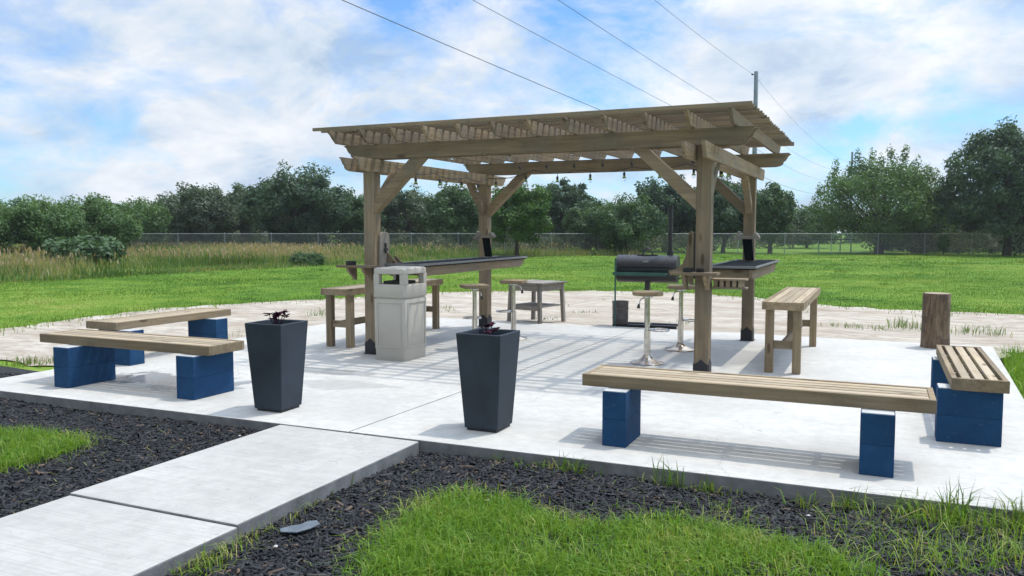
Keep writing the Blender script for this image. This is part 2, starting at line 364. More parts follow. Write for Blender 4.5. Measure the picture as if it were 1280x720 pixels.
def npmesh(name, verts, faces, material, parent=None, tint=None, smooth=False):
    """faces: list of int arrays (n, k)"""
    me = bpy.data.meshes.new(name); verts = np.asarray(verts, np.float32)
    me.vertices.add(len(verts)); me.vertices.foreach_set('co', verts.ravel())
    idx = np.concatenate([f.ravel() for f in faces]).astype(np.int32)
    tot = np.concatenate([np.full(len(f), f.shape[1]) for f in faces]).astype(np.int32)
    me.loops.add(len(idx)); me.loops.foreach_set('vertex_index', idx)
    me.polygons.add(len(tot)); me.polygons.foreach_set('loop_start', np.concatenate([[0], np.cumsum(tot)[:-1]]).astype(np.int32))
    me.update(calc_edges=True); me.validate()
    if tint is not None:
        a = me.attributes.new('tint', 'FLOAT', 'POINT'); a.data.foreach_set('value', np.asarray(tint, np.float32))
    if smooth: me.polygons.foreach_set('use_smooth', np.ones(len(me.polygons), bool))
    me.materials.append(material)
    o = bpy.data.objects.new(name, me); COL.objects.link(o)
    if parent: o.parent = parent
    return o
def tag(o, label=None, cat=None, group=None, kind=None):
    for k, v in (('label', label), ('category', cat), ('group', group), ('kind', kind)):
        if v: o[k] = v
    return o
def thing(name, label, cat, loc=(0, 0, 0), rz=0., group=None):
    o = bpy.data.objects.new(name, None); COL.objects.link(o); o.location = loc; o.rotation_euler = (0, 0, rz); o.empty_display_size = .1
    return tag(o, label, cat, group)
def copy_tree(o, parent=None):
    c = o.copy(); COL.objects.link(c); c.parent = parent
    for ch in list(o.children): copy_tree(ch, c)
    return c

# ================================================================== THE SETTING
SX0, SX1F, SX1B, SY0, SY1 = -8.6, 1.12, 1.42, 5.30, 13.0
# field: one sheet to the horizon with a gentle roughness close by
def sheet(name, material, poly, z, kind='structure'):
    mb = MB(); pv = [Vector((x, y, 0)) for x, y in poly]; mb.add([(x, y, z) for x, y in poly], [tuple(t) for t in tessellate_polygon([pv])]); o = obj(name, mb, material); o['kind'] = kind; return o
sheet('ground', M['ground'], [(-480, -200), (480, -200), (480, 480), (-480, 480)], GZ)

def in_poly(P, poly):
    x, y = P[:, 0], P[:, 1]; r = np.zeros(len(P), bool); n = len(poly)
    for i in range(n):
        (x0, y0), (x1, y1) = poly[i][:2], poly[(i + 1) % n][:2]
        c = ((y0 > y) != (y1 > y)) & (x < (x1 - x0) * (y - y0) / (y1 - y0 + 1e-12) + x0); r ^= c
    return r
_in = in_poly
def jitter_poly(pts, amp, step=.25):
    out = []
    for i, a in enumerate(pts):
        b = pts[(i + 1) % len(pts)]; a2, b2 = Vector(a), Vector(b); L = (b2 - a2).length; n = max(1, int(L / step))
        for k in range(n): p = a2.lerp(b2, k / n); out.append((p.x + random.uniform(-amp, amp), p.y + random.uniform(-amp, amp)))
    return out
dirt_far = [at(px, py) for px, py in ((-160, 436), (0, 413), (100, 399), (200, 387), (300, 380), (400, 375), (480, 371), (560, 366), (700, 364), (850, 366), (950, 374), (1045, 384), (1150, 390), (1290, 394), (1500, 402))]
DIRT = [(p.x, p.y) for p in dirt_far] + [(5.5, 13.1), (1.6, 12.6), (1.2, 11), (-8.4, 11), (-8.5, 7.2), (-9.6, 6.9), (-14, 7.2)]
DZ = -.028                                                           # bare dirt is banked up level with the slab at its back
def dirt_z(x, y): return GZ + .02 + (DZ - GZ - .02) * max(0, min(1, (17.0 - y) / 3.4)) * max(0, min(1, (x + 9.6) / 1.2)) * max(0, min(1, (y - 9.5) / 2))
dp = jitter_poly(DIRT, .10); inner = [(x, y) for x in np.arange(-13, 5, .5) for y in np.arange(11.2, 22, .5)]
inner = [(x + random.uniform(-.1, .1), y + random.uniform(-.1, .1)) for (x, y), k in zip(inner, _in(np.array(inner), dp)) if k and min((x - a) ** 2 + (y - b) ** 2 for a, b in dp) > .04]
from mathutils.geometry import delaunay_2d_cdt
cv, ce, cf, *_r = delaunay_2d_cdt([Vector(p) for p in dp + inner], [(i, (i + 1) % len(dp)) for i in range(len(dp))], [], 0, 1e-5)
cf = [f for f in cf if _in(np.array([[sum(cv[i].x for i in f) / len(f), sum(cv[i].y for i in f) / len(f)]]), dp)[0]]
mb = MB(); mb.add([(v.x, v.y, dirt_z(v.x, v.y) + random.uniform(-.012, .012)) for v in cv], [tuple(f) for f in cf]); o = obj('dirt_strip', mb, M['dirt'], smooth=True); o['kind'] = 'structure'

# patio slab (two pours with a joint) and the path (two pours)
def side_slot(o):                                                    # formed slab edges take a darker grey material than the top
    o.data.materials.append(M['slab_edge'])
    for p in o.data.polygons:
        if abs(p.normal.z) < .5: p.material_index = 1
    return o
mb = MB(); XJ0, XJ1 = -3.80, -3.56
mb.prism([(SX0, SY0 - .05), (XJ0 - .005, SY0), (XJ1 - .005, SY1), (SX0, SY1 - .05)], -.26, 0, 'z')
mb.prism([(XJ0 + .005, SY0), (SX1F, SY0 + .04), (SX1B, SY1 - .18), (XJ1 + .005, SY1)], -.26, 0, 'z')
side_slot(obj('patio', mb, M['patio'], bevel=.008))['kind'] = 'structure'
mb = MB(); PX0, PX1 = -4.47, -3.15
mb.box(PX0, PX1, 3.359, SY0 - .012, -.26, -.006); mb.box(PX0 + .02, PX1 + .015, -6, 3.35, -.26, -.014)
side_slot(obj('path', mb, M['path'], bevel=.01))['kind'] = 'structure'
# mulch beds
MUL_R = [(PX1 + .02, 1.0), (6, 1.0), (6, 4.9), (SX1F + .9, 5.25), (SX1F, SY0 + .03), (PX1 + .02, SY0)]
MUL_L = [(-14, .8), (PX0 - .01, .8), (PX0 - .01, SY0), (SX0, SY0 - .02), (SX0, 6.55), (-10.5, 6.75), (-14, 6.8)]
def bed(name, poly, z):
    o = sheet(name, M['mulch_base'], poly, z); return o
bed('mulch_bed', MUL_R, GZ + .012); bed('mulch_bed', MUL_L, GZ + .012)

def sample_poly(poly, dens):
    a = np.array([p[:2] for p in poly]); lo, hi = a.min(0), a.max(0)
    n = int(dens * np.prod(hi - lo)); P = RNG.uniform(lo, hi, (n, 2)); return P[in_poly(P, poly)]
def visible(P, z=0., margin=60, dmax=1e9):
    d = P @ np.array([FWD.x, FWD.y]); r = P @ np.array([RGT.x, RGT.y])
    px = 640 + F * r / np.maximum(d, .1); py = 287.4 + F * (CAM_H - z) / np.maximum(d, .1)
    return (d > 1.2) & (px > -margin) & (px < 1280 + margin) & (py < 720 + margin) & (d < dmax)
# grass areas in the foreground
GRASS_R = [tuple(at(px, py)[:2]) for px, py in ((450, 740), (492, 690), (528, 645), (585, 622), (650, 636), (690, 660), (760, 668), (830, 655), (900, 672), (960, 690), (1040, 705), (1080, 740))]
GRASS_L = [tuple(at(px, py)[:2]) for px, py in ((-60, 548), (40, 549), (95, 553), (115, 560), (60, 580), (0, 596), (-60, 610))]

# wood chips
P = np.concatenate([sample_poly(MUL_R, 5200), sample_poly(MUL_L, 5200)])
P = P[visible(P, GZ, 40, 9.5)]
keep = ~(in_poly(P, GRASS_R) & (RNG.random(len(P)) < .8)) & ~(in_poly(P, GRASS_L) & (RNG.random(len(P)) < .8)); P = P[keep]
N = len(P); L = (.009 + .042 * RNG.random(N) ** 1.6); Wd = RNG.uniform(.003, .0105, N); T = RNG.uniform(.0015, .0035, N)
yaw = RNG.uniform(0, 6.283, N); pit = RNG.normal(0, .26, N); rol = RNG.normal(0, .35, N); zc = GZ + .016 + RNG.uniform(0, .034, N) + .012 * np.sin(P[:, 0] * 2.1) * np.sin(P[:, 1] * 2.7)
ux = np.stack([np.cos(yaw) * np.cos(pit), np.sin(yaw) * np.cos(pit), np.sin(pit)], 1)
side = np.stack([-np.sin(yaw), np.cos(yaw), np.zeros(N)], 1); up = np.cross(ux, side)
sd = side * np.cos(rol)[:, None] + up * np.sin(rol)[:, None]; up = np.cross(ux, sd)
C = np.concatenate([P, zc[:, None]], 1); vs = []
for a, b, c in ((-1, -1, -1), (-1, 1, -1), (-.8, .6, 1), (-.9, -.8, 1), (1, -.5, -.9), (1, .7, -.9), (.85, .5, .8), (.9, -.7, .7)):
    vs.append(C + ux * (L * a)[:, None] + sd * (Wd * b)[:, None] + up * (T * c)[:, None])
V = np.stack(vs, 1).reshape(-1, 3); b0 = (np.arange(N) * 8)[:, None]
Fq = np.concatenate([b0 + np.array(q)[None] for q in ((0, 1, 2, 3), (4, 7, 6, 5), (3, 2, 6, 7), (0, 3, 7, 4), (1, 5, 6, 2))])
o = npmesh('mulch_chips', V, [Fq], M['chips'], tint=np.repeat(RNG.random(N), 8)); tag(o, 'black bark mulch chips covering the beds beside the concrete path', 'mulch', kind='stuff')

def blades(P, z, h, w, lean=.35, tint=None, curve=1.0):
    N = len(P); h = h * np.ones(N); w = w * np.ones(N)
    a = RNG.uniform(0, 6.283, N); ln = np.abs(RNG.normal(0, lean, N)) * h
    d = np.stack([np.cos(a), np.sin(a), np.zeros(N)], 1); s = np.stack([-np.sin(a + RNG.normal(0, .6, N)), np.cos(a), np.zeros(N)], 1)
    B = np.concatenate([P, np.full((N, 1), z) if np.isscalar(z) else z[:, None]], 1)
    up = np.array([[0, 0, 1.]])
    mid = B + d * (ln * .35)[:, None] + up * (h * .6)[:, None]; tip = B + d * (ln * 1.1)[:, None] + up * (h * np.maximum(.35, 1 - .35 * (ln / h) * curve))[:, None]
    V = np.stack([B - s * (w / 2)[:, None], B + s * (w / 2)[:, None], mid + s * (w * .4)[:, None], mid - s * (w * .4)[:, None], tip], 1).reshape(-1, 3)
    b = (np.arange(N) * 5)[:, None]
    t = np.repeat(RNG.random(N) if tint is None else tint, 5)
    return V, b + np.array([[0, 1, 2, 3]]), b + np.array([[3, 2, 4]]), t
def grass_obj(name, sets, material, label, cat):
    Vs, Q, T_, t, o = [], [], [], [], 0
    for V, q, tr, ti in sets: Vs.append(V); Q.append(q + o); T_.append(tr + o); t.append(ti); o += len(V)
    ob = npmesh(name, np.concatenate(Vs), [np.concatenate(Q), np.concatenate(T_)], material, tint=np.concatenate(t))
    return tag(ob, label, cat, kind='stuff')
sets = []
def vn(P, s):                                                        # cheap smooth noise for patchiness
    return .5 + .25 * np.sin(P[:, 0] * s + 1.3 * np.sin(P[:, 1] * s * .7)) + .25 * np.sin(P[:, 1] * s * 1.3 + 2 + 1.1 * np.sin(P[:, 0] * s * .9))
for poly, den in ((GRASS_R, 9500), (GRASS_L, 8000)):
    a = np.array(poly); c = a.mean(0); P = sample_poly([tuple(c + (q - c) * 1.12) for q in a], den)
    P = P[visible(P, GZ, 60)]; inner = in_poly(P, poly); P = P[inner | (RNG.random(len(P)) < .25)]
    P = P[(RNG.random(len(P)) < .20 + .95 * vn(P, 5.5))]
    hh = RNG.uniform(.05, .15, len(P)) * (.7 + .6 * vn(P, 2.4))
    tt = np.clip(RNG.normal(.42, .2, len(P)), 0, 1); dry = RNG.random(len(P)) < .05 + .30 * (vn(P + 4.4, 3.1) < .22); tt[dry] = 1.
    sets.append(blades(P, GZ + .01, hh, RNG.uniform(.0035, .008, len(P)), .85, tt))
# dead straw round the rim of the turf
for poly in (GRASS_R, GRASS_L):
    for a, b in zip(poly, poly[1:] + poly[:1]):
        n = int(math.dist(a, b) * 170); t = RNG.random(n)[:, None]; P = np.array(a) + (np.array(b) - np.array(a)) * t + RNG.normal(0, .07, (n, 2)); P = P[visible(P, GZ, 60)]
        sets.append(blades(P, GZ + .03, RNG.uniform(.03, .11, len(P)), RNG.uniform(.002, .005, len(P)), 1.6, np.clip(RNG.normal(.95, .15, len(P)), .3, 1.15)))
for poly in (MUL_R, MUL_L):                                          # odd straws and twigs lying on the chips
    P = sample_poly(poly, 26); P = P[visible(P, GZ, 40, 9)]
    V, q, tr_i, ti = blades(P, GZ + .055, RNG.uniform(.03, .12, len(P)), RNG.uniform(.0025, .005, len(P)), .3, np.full(len(P), 1.1))
    B = V.reshape(-1, 5, 3); a_ = RNG.uniform(0, 6.28, len(P)); hgt = B[:, :, 2] - (GZ + .055)
    B[:, :, 0] += np.cos(a_)[:, None] * hgt; B[:, :, 1] += np.sin(a_)[:, None] * hgt; B[:, :, 2] = GZ + .055 + .18 * hgt
    sets.append((B.reshape(-1, 3), q, tr_i, ti))
# straggling grass over the mulch by the slab's right corner and along the path
for (pts, den, hlo, hhi) in (
        (((1040, 640), (1120, 612), (1290, 640), (1290, 730), (1150, 730), (1000, 690)), 1700, .05, .18),
        (((1050, 628), (1120, 640), (1200, 650), (1290, 662), (1290, 690), (1180, 676), (1060, 655)), 5200, .06, .24),
        (((700, 640), (900, 640), (1050, 690), (1050, 720), (760, 680)), 500, .05, .16),
        (((360, 740), (420, 690), (520, 640), (560, 640), (440, 730)), 2200, .03, .09),
        (((200, 735), (330, 655), (400, 622), (410, 632), (330, 690), (260, 735)), 4200, .03, .13)):
    poly = [tuple(at(*p)[:2]) for p in pts]; P = sample_poly(poly, den); P = P[RNG.random(len(P)) < .1 + 1.1 * vn(P, 5) ** 2]
    tt = np.clip(RNG.normal(.5, .25, len(P)), 0, 1); tt[RNG.random(len(P)) < (.65 if pts[0][0] < 500 else .25)] = 1.05
    sets.append(blades(P, GZ + .02, RNG.uniform(hlo, hhi, len(P)), RNG.uniform(.003, .006, len(P)), 1.0, tt))
# taller grass to the right of the slab
poly = [(SX1F + .06, 6.0), (SX1B + .08, 12.6), (4.5, 12.8), (5, 10), (3.5, 6)]
P = sample_poly(poly, 1500); P = P[visible(P, GZ, 50)]
sets.append(blades(P, GZ, RNG.uniform(.08, .28, len(P)), RNG.uniform(.006, .012, len(P)), .7, np.clip(RNG.normal(.45, .2, len(P)), 0, 1)))
sets_ok = []
for V, q, tr_i, ti in sets:                                          # nothing grows through the concrete
    B = V.reshape(-1, 5, 3); b = B[:, 0, :2]; bad = ((b[:, 1] > SY0 - .02) & (b[:, 0] < SX1F + .05) & (b[:, 0] > SX0)) | ((b[:, 0] > PX0 - .02) & (b[:, 0] < PX1 + .02))
    B = B[~bad]; n_ = len(B); q0 = (np.arange(n_) * 5)[:, None]; sets_ok.append((B.reshape(-1, 3), q0 + np.array([[0, 1, 2, 3]]), q0 + np.array([[3, 2, 4]]), ti.reshape(-1, 5)[~bad].ravel()))
sets = sets_ok
grass_obj('grass', sets, M['grass'], 'fresh green grass growing beside the black mulch and the patio edge', 'grass')

# mown lawn: short blades, coarser with distance
MEADOW_EDGE = [far(px, d) for px, d in ((-300, 22), (0, 27.5), (100, 29.5), (200, 33), (300, 37), (400, 41), (480, 45), (560, 50), (640, 54), (720, 57))]
MEADOW = [(p.x, p.y) for p in MEADOW_EDGE] + [tuple(far(720, 58.0)[:2]), tuple(far(300, 60)[:2]), tuple(far(-300, 62)[:2])]
sets = []
def field_points(d0, d1, dens):
    n = int(dens * (d1 ** 2 - d0 ** 2) * .5 * (1440 / F)); d = np.sqrt(RNG.uniform(d0 ** 2, d1 ** 2, n)); px = RNG.uniform(-80, 1360, n)
    r = (px - 640) / F * d; return np.stack([FWD.x * d + RGT.x * r, FWD.y * d + RGT.y * r], 1), d
for d0, d1, dens, h, w in ((11, 20, 620, .030, .007), (20, 30, 330, .032, .011), (30, 44, 130, .034, .018), (44, 58, 50, .036, .03)):
    P, d = field_points(d0, d1, dens)
    k = ~in_poly(P, DIRT) & ~in_poly(P, MEADOW) & ~((P[:, 1] < 13.4) & (P[:, 0] > -9) & (P[:, 0] < 1.7)); P = P[k]
    g = .6 + .8 * vn(P, .9)
    sets.append(blades(P, GZ, RNG.uniform(.5, 1.2, len(P)) * h * g, w, .6, np.clip(RNG.normal(.36, .13, len(P)) + .45 * (vn(P, .33) - .5) + .35 * (vn(P + 7.1, 1.1) - .5), 0, .9)))
# taller weedy clumps dotted over the lawn
P, d = field_points(18, 52, .16); P = P[~in_poly(P, DIRT) & ~in_poly(P, MEADOW)]; d = P @ np.array([FWD.x, FWD.y])
Pc = np.repeat(P, 26, 0); rr_ = np.repeat(RNG.uniform(.1, .5, len(P)), 26); Pc = Pc + RNG.normal(0, 1, Pc.shape) * rr_[:, None]; dd = np.repeat(d, 26)
k = ~in_poly(Pc, DIRT); Pc, dd = Pc[k], dd[k]
sets.append(blades(Pc, GZ, RNG.uniform(.05, .15, len(Pc)), dd * .0007, .7, np.clip(np.repeat(RNG.uniform(.05, .95, len(P)), 26)[k] + RNG.normal(0, .1, len(Pc)), 0, .9)))
# ragged tufts along the edge of the dirt
for a, b in zip(dirt_far[:-1], dirt_far[1:]):
    n = int((b - a).length * 90); t = RNG.random(n); off = RNG.normal(.05, .35, (n, 2))
    P = np.stack([a.x + (b.x - a.x) * t, a.y + (b.y - a.y) * t], 1) + off
    sets.append(blades(P, GZ + .01, RNG.uniform(.04, .13, n), .013, .7, np.clip(RNG.normal(.5, .2, n), 0, .9)))
grass_obj('lawn', sets, M['lawn'], 'short green mown lawn beyond the strip of pale dirt', 'lawn')

# tall rough meadow at the left
sets = []
P, d = field_points(22, 61, 60); P = P[in_poly(P, MEADOW)]
hh = RNG.uniform(.35, 1.0, len(P)) * (.40 + .55 * vn(P, .42) + .35 * vn(P + 3.3, 1.3))
edge = np.min([np.hypot(P[:, 0] - q.x, P[:, 1] - q.y) for q in [a.lerp(b, t) for a, b in zip(MEADOW_EDGE[:-1], MEADOW_EDGE[1:]) for t in (0, .25, .5, .75)]], 0)
hh *= np.clip(.25 + edge / 6, .25, 1) * (.25 + .75 * (edge > 3.2 * vn(P + 2.2, .7))); tt = np.clip(RNG.normal(.42, .17, len(P)) + .75 * (vn(P + 11, .27) - .5) - .30 * (edge < 5) * RNG.random(len(P)), 0, 1)
sets.append(blades(P, GZ, hh, RNG.uniform(.014, .035, len(P)), .5, tt))
P, d = field_points(23, 60, 20); P = P[in_poly(P, MEADOW) & (RNG.random(len(P)) < 1.3 * vn(P + 5, .4) ** 2)]; n_ = len(P); hz = RNG.uniform(.5, 1.1, n_)
V, q, tr_i, ti = blades(P + RNG.normal(0, .05, (n_, 2)), GZ + hz * .72, RNG.uniform(.10, .24, n_), .05, .5, np.clip(RNG.normal(.95, .1, n_), 0, 1)); sets.append((V, q, tr_i, ti))
sets.append(blades(P, GZ, hz * .8, .012, .15, np.clip(RNG.normal(.6, .1, n_), 0, 1)))
P, d = field_points(24, 58, .10); P = P[in_poly(P, MEADOW)]; Pc = np.repeat(P, 130, 0); rr_ = np.repeat(RNG.uniform(.25, .95, len(P)), 130)
Pc = Pc + RNG.normal(0, 1, Pc.shape) * rr_[:, None]; sets.append(blades(Pc, GZ, RNG.uniform(.3, .95, len(Pc)) * np.repeat(RNG.uniform(.5, 1.05, len(P)), 130), RNG.uniform(.03, .06, len(Pc)), .6, np.clip(np.repeat(RNG.uniform(-.6, .3, len(P)), 130) + RNG.normal(0, .1, len(Pc)), -.6, .6)))
for a, b in zip(MEADOW_EDGE[:-1], MEADOW_EDGE[1:]):                  # the meadow thins out into the lawn
    n = int((b - a).length * 260); t = RNG.random(n); off = -np.abs(RNG.normal(0, 1.6, n)); nrm = Vector((FWD.x, FWD.y, 0))
    P = np.stack([a.x + (b.x - a.x) * t + nrm.x * off, a.y + (b.y - a.y) * t + nrm.y * off], 1)
    sets.append(blades(P, GZ, RNG.uniform(.08, .42, n) * np.exp(off / 2.5), .022, .7, np.clip(RNG.normal(.15, .3, n), -.3, 1)))
P, d = field_points(54, 60, 30); px = 640 + F * (P @ np.array([RGT.x, RGT.y])) / d; P = P[(px > 640) & (px < 800)]
sets.append(blades(P, GZ, RNG.uniform(.2, .6, len(P)), .035, .4, np.clip(RNG.normal(.55, .2, len(P)), 0, 1)))
grass_obj('meadow_grass', sets, M['meadow'], 'tall rough meadow grass with reddish brown seed heads in front of the fence', 'tall grass')

# weeds in the cracks and on the dirt
sets = []
def tuft(p, n, h, r, lean=.8, z=GZ + .01):
    P = np.array([p.x, p.y])[None] + RNG.normal(0, r, (n, 2))
    if p.y < 7.5 and p.x > PX1 - .02: P[:, 1] = np.minimum(P[:, 1], SY0 - .02 - RNG.random(n) * .06); P[:, 0] = np.maximum(P[:, 0], PX1 + .025)
    if p.y > 12 and -12 < p.x < 5: z = DZ + .005
    sets.append(blades(P, z, RNG.uniform(.45, 1, n) * h, RNG.uniform(.005, .011, n), lean, np.clip(RNG.normal(.5, .25, n), 0, 1)))
for px, py, n, h in ((632, 578, 8, .16), (650, 588, 14, .14), (688, 590, 26, .15), (720, 588, 34, .20), (736, 592, 20, .2), (820, 605, 10, .18), (848, 606, 28, .26), (880, 614, 26, .16), (905, 620, 12, .13), (500, 588, 8, .05), (415, 615, 30, .12), (395, 622, 26, .1), (425, 612, 16, .12), (310, 655, 30, .1), (270, 690, 36, .1), (1000, 640, 20, .16), (1060, 640, 26, .2), (1240, 622, 40, .28), (1180, 610, 50, .34), (1140, 606, 34, .26), (1270, 650, 30, .3)):
    tuft(at(px, py), n, h, .05)
for px, py, n, h in ((25, 458, 60, .16), (45, 456, 60, .14), (60, 458, 30, .12), (1095, 420, 40, .13), (1128, 418, 70, .26), (1145, 420, 40, .2), (1070, 418, 40, .12), (1050, 416, 30, .1), (1215, 424, 40, .2), (1240, 428, 50, .25), (1200, 425, 30, .18), (395, 402, 40, .18), (288, 424, 16, .22), (404, 400, 20, .2), (560, 392, 16, .1), (730, 398, 40, .07), (860, 412, 26, .1), (905, 376, 40, .10), (700, 388, 60, .06), (680, 406, 60, .05), (560, 396, 20, .12), (1000, 398, 30, .06), (1160, 405, 30, .07), (760, 380, 30, .06)):
    tuft(at(px, py), n, h, .12, .6)
grass_obj('weeds', sets, M['weed'], 'sparse weeds sprouting from the dirt and along the slab edges', 'weeds')

# ------------------------------------------------------------------ trees
def leaf_cloud(centres, radii, n_per, size, squash=.8):
    K = len(centres); N = K * n_per
    c = np.repeat(np.array(centres), n_per, 0); r = np.repeat(np.array(radii), n_per)
    d = RNG.normal(0, 1, (N, 3)); d /= np.linalg.norm(d, axis=1)[:, None]; rr = r * RNG.uniform(.25, 1.08, N) ** .6
    C = c + d * rr[:, None] * np.array([1, 1, squash])
    n = d + RNG.normal(0, .7, (N, 3)) + np.array([0, 0, .5]); n /= np.linalg.norm(n, axis=1)[:, None]
    a = np.cross(n, RNG.normal(0, 1, (N, 3))); a /= np.linalg.norm(a, axis=1)[:, None]; b = np.cross(n, a)
    s = size * RNG.uniform(.55, 1.3, N)
    V = np.stack([C - a * s[:, None], C + b * (s * .55)[:, None], C + a * s[:, None], C - b * (s * .55)[:, None]], 1).reshape(-1, 3)
    tint = np.repeat(np.clip(np.repeat(RNG.uniform(0, 1, K), n_per) * .6 + RNG.uniform(0, .4, N), 0, 1), 4)
    return V, (np.arange(N) * 4)[:, None] + np.array([[0, 1, 2, 3]]), tint
def tree(name, label, cat, px, depth, top_py, wpx, kind, z_low=.35, n_lobes=46, n_leaf=150, size=None, lobe=.17, shape='dome', trunk_r=None, group=None, bottom=-.1, fork=None):
    n_lobes = int(n_lobes * 1.5); n_leaf = int(n_leaf * 1.7); lobe *= 1.08
    base = far(px, depth); H = (CAM_H - GZ + (287.4 - top_py) / F * depth) * (1 if shape == 'willow' else .945); Wd = wpx / F * depth / 2
    t = thing(name, label, cat, base, 0, group)
    z0 = H * z_low; cz, hz = (H + z0) / 2, (H - z0) / 2
    size = size or .0021 * depth
    cen, rad = [], []
    k = 0
    spr, spr_r = [], []
    if shape == 'willow':                                            # upright sprays along the top of an airy dome
        for q in range(13):
            xx = (-.86 + 1.72 * q / 12) * Wd; ht = H * (1.0 - .42 * (abs(xx) / Wd) ** 2.2) * random.uniform(.90, 1.0); yy = random.uniform(-.4, .4) * Wd
            for j in range(6): spr.append((xx * (1 + .01 * j) + random.uniform(-.2, .2), yy + random.uniform(-.2, .2), ht - .5 - j * .62)); spr_r.append(.30 + .07 * j)
        n_lobes += 60
    while len(cen) < n_lobes and k < 4000:
        k += 1
        d = Vector((random.gauss(0, 1), random.gauss(0, 1), random.gauss(0, 1))).normalized() * random.uniform(.35, 1) ** .5
        lr = lobe * Wd * random.uniform(.65, 1.35)
        x, y, z = d.x * (Wd - lr * .7), d.y * (Wd - lr * .7) * .85, cz + d.z * (hz - lr * .5)
        f = (z - z0) / (H - z0 + 1e-6)
        if shape == 'dome' and random.random() > .35 + .9 * f and f < .4: continue
        if shape == 'column' and f > .55 and abs(d.x) > .75: continue
        if shape == 'willow': z *= .86
        z = min(z, H - lr * .7)
        cen.append((x, y, z)); rad.append(lr)
    V, Q, tn = leaf_cloud(cen, rad, n_leaf, size)
    if spr:
        V2, Q2, t2 = leaf_cloud(spr, spr_r, 120, size * .9, 2.0); Q = np.concatenate([Q, Q2 + len(V)]); V = np.concatenate([V, V2]); tn = np.concatenate([tn, t2])
    # stray sprays that break the outline
    sp = [(c[0] * random.uniform(1.0, 1.22) + random.uniform(-.2, .2), c[1] * 1.1, min(c[2] + rad[i] * random.uniform(.1, 1.3), H * 1.03)) for i, c in enumerate(cen) if random.random() < .85 and shape != 'willow']
    if sp:
        V2, Q2, t2 = leaf_cloud(sp, [lobe * Wd * .75] * len(sp), n_leaf // 5, size); Q = np.concatenate([Q, Q2 + len(V)]); V = np.concatenate([V, V2]); tn = np.concatenate([tn, t2])
    mb = MB(); tr = trunk_r or .028 * H
    forkz = (fork or .35) * H
    lean = Vector((random.uniform(-.06, .06) * H, 0, 0))
    mb.tube([(0, 0, -.1), (lean.x * .2, 0, forkz * .4), (lean.x * .6, 0, forkz), (lean.x, 0, H * .75)], [tr * 1.3, tr, tr * .85, tr * .25], 8)
    for c in cen[::4]:
        a = Vector((lean.x * .6, 0, forkz * random.uniform(.6, 1.5))); b = Vector(c); m = a.lerp(b, .5) + Vector((0, 0, -.05 * H * random.random()))
        mb.tube([a, m, b], [tr * .30, tr * .18, tr * .05], 5)
    obj('trunk', mb, M['bark'], t, smooth=True)
    npmesh('crown', V, [Q], M[kind], t, tn)
    return t
tree('mesquite', 'feathery green mesquite at the far left edge of the field', 'tree', -28, 45, 248, 130, 'mesq', .02, 60, 150, .075, .2)
tree('mesquite', 'feathery green mesquite, second from the left edge, above the tall grass', 'tree', 56, 46, 246, 120, 'mesq', .02, 60, 150, .075, .2)
tree('mesquite', 'rounded feathery mesquite just left of where the fence rail starts', 'tree', 128, 49, 243, 105, 'mesq', .02, 56, 150, .08, .2)
tree('mesquite', 'low pale mesquite between the feathery mesquites and the dark oaks', 'tree', 178, 60, 250, 90, 'mesq', .05, 46, 140, .09, .2)
tree('oak_tree', 'broad grey green oak left of the tall rounded oak', 'tree', 243, 63, 228, 120, 'greyleaf', .08, 56, 170, .11, .19)
tree('oak_tree', 'narrow grey green oak squeezed against the tall rounded oak', 'tree', 303, 67, 231, 70, 'greyleaf', .15, 40, 150, .12, .22)
tree('oak_tree', 'tall dark rounded oak left of the pergola, highest on the left side', 'tree', 372, 62, 207, 148, 'dark', .10, 70, 180, .12, .16, fork=.25)
tree('oak_tree', 'low dark oak directly left of the left front pergola post', 'tree', 443, 65, 238, 90, 'oak', .12, 46, 150, .12, .2)
tree('oak_tree', 'wispy grey oak seen under the roof beside the left front brace', 'tree', 512, 66, 232, 85, 'greyleaf', .1, 46, 110, .11, .19)
tree('oak_tree', 'green rounded tree framed left of the left rear pergola post', 'tree', 575, 60, 229, 90, 'oak', .08, 50, 160, .11, .2)
tree('oak_tree', 'bright green leafy tree just right of the left rear pergola post', 'tree', 646, 53, 222, 96, 'bright', .08, 60, 160, .095, .19)
tree('oak_tree', 'dark oak rising behind the bright green tree under the roof', 'tree', 700, 67, 220, 84, 'dark', .1, 54, 150, .12, .19)
tree('leafy_shrub', 'wide low green tree in the gap above the barrel smoker', 'tree', 782, 57, 246, 112, 'oak', .03, 56, 160, .10, .2)
tree('leafy_shrub', 'small shaggy green tree left of the wide low tree under the roof', 'tree', 737, 61, 250, 70, 'oak', .03, 40, 150, .11, .22)
tree('oak_tree', 'dark oak with a ragged top left of the right front post', 'tree', 830, 65, 218, 96, 'dark', .12, 54, 150, .12, .18)
tree('oak_tree', 'dark oak standing behind the two right pergola posts', 'tree', 903, 62, 222, 110, 'dark', .16, 54, 160, .12, .19, fork=.2)
tree('oak_tree', 'narrow dark tree peeking out right of the right rear post', 'tree', 962, 60, 223, 62, 'oak', .1, 44, 140, .11, .24)
tree('leafy_shrub', 'small distant tree in the gap between pergola and pale willowy tree', 'tree', 1008, 78, 257, 70, 'oak', .05, 40, 140, .13, .24)
tree('willow_tree', 'pale green airy tree with upright sprays on the right lawn', 'tree', 1098, 60, 180, 172, 'mesq', .07, 84, 110, .095, .17, 'willow', .28, fork=.16)
tree('oak_tree', 'large dark oak cut by the right edge of the picture', 'tree', 1258, 55, 148, 172, 'dark', .02, 90, 190, .11, .17, fork=.2)
tree('oak_tree', 'dark lower tree filling the space under the large oak and the airy tree', 'tree', 1172, 66, 240, 90, 'dark', .05, 50, 150, .12, .2)
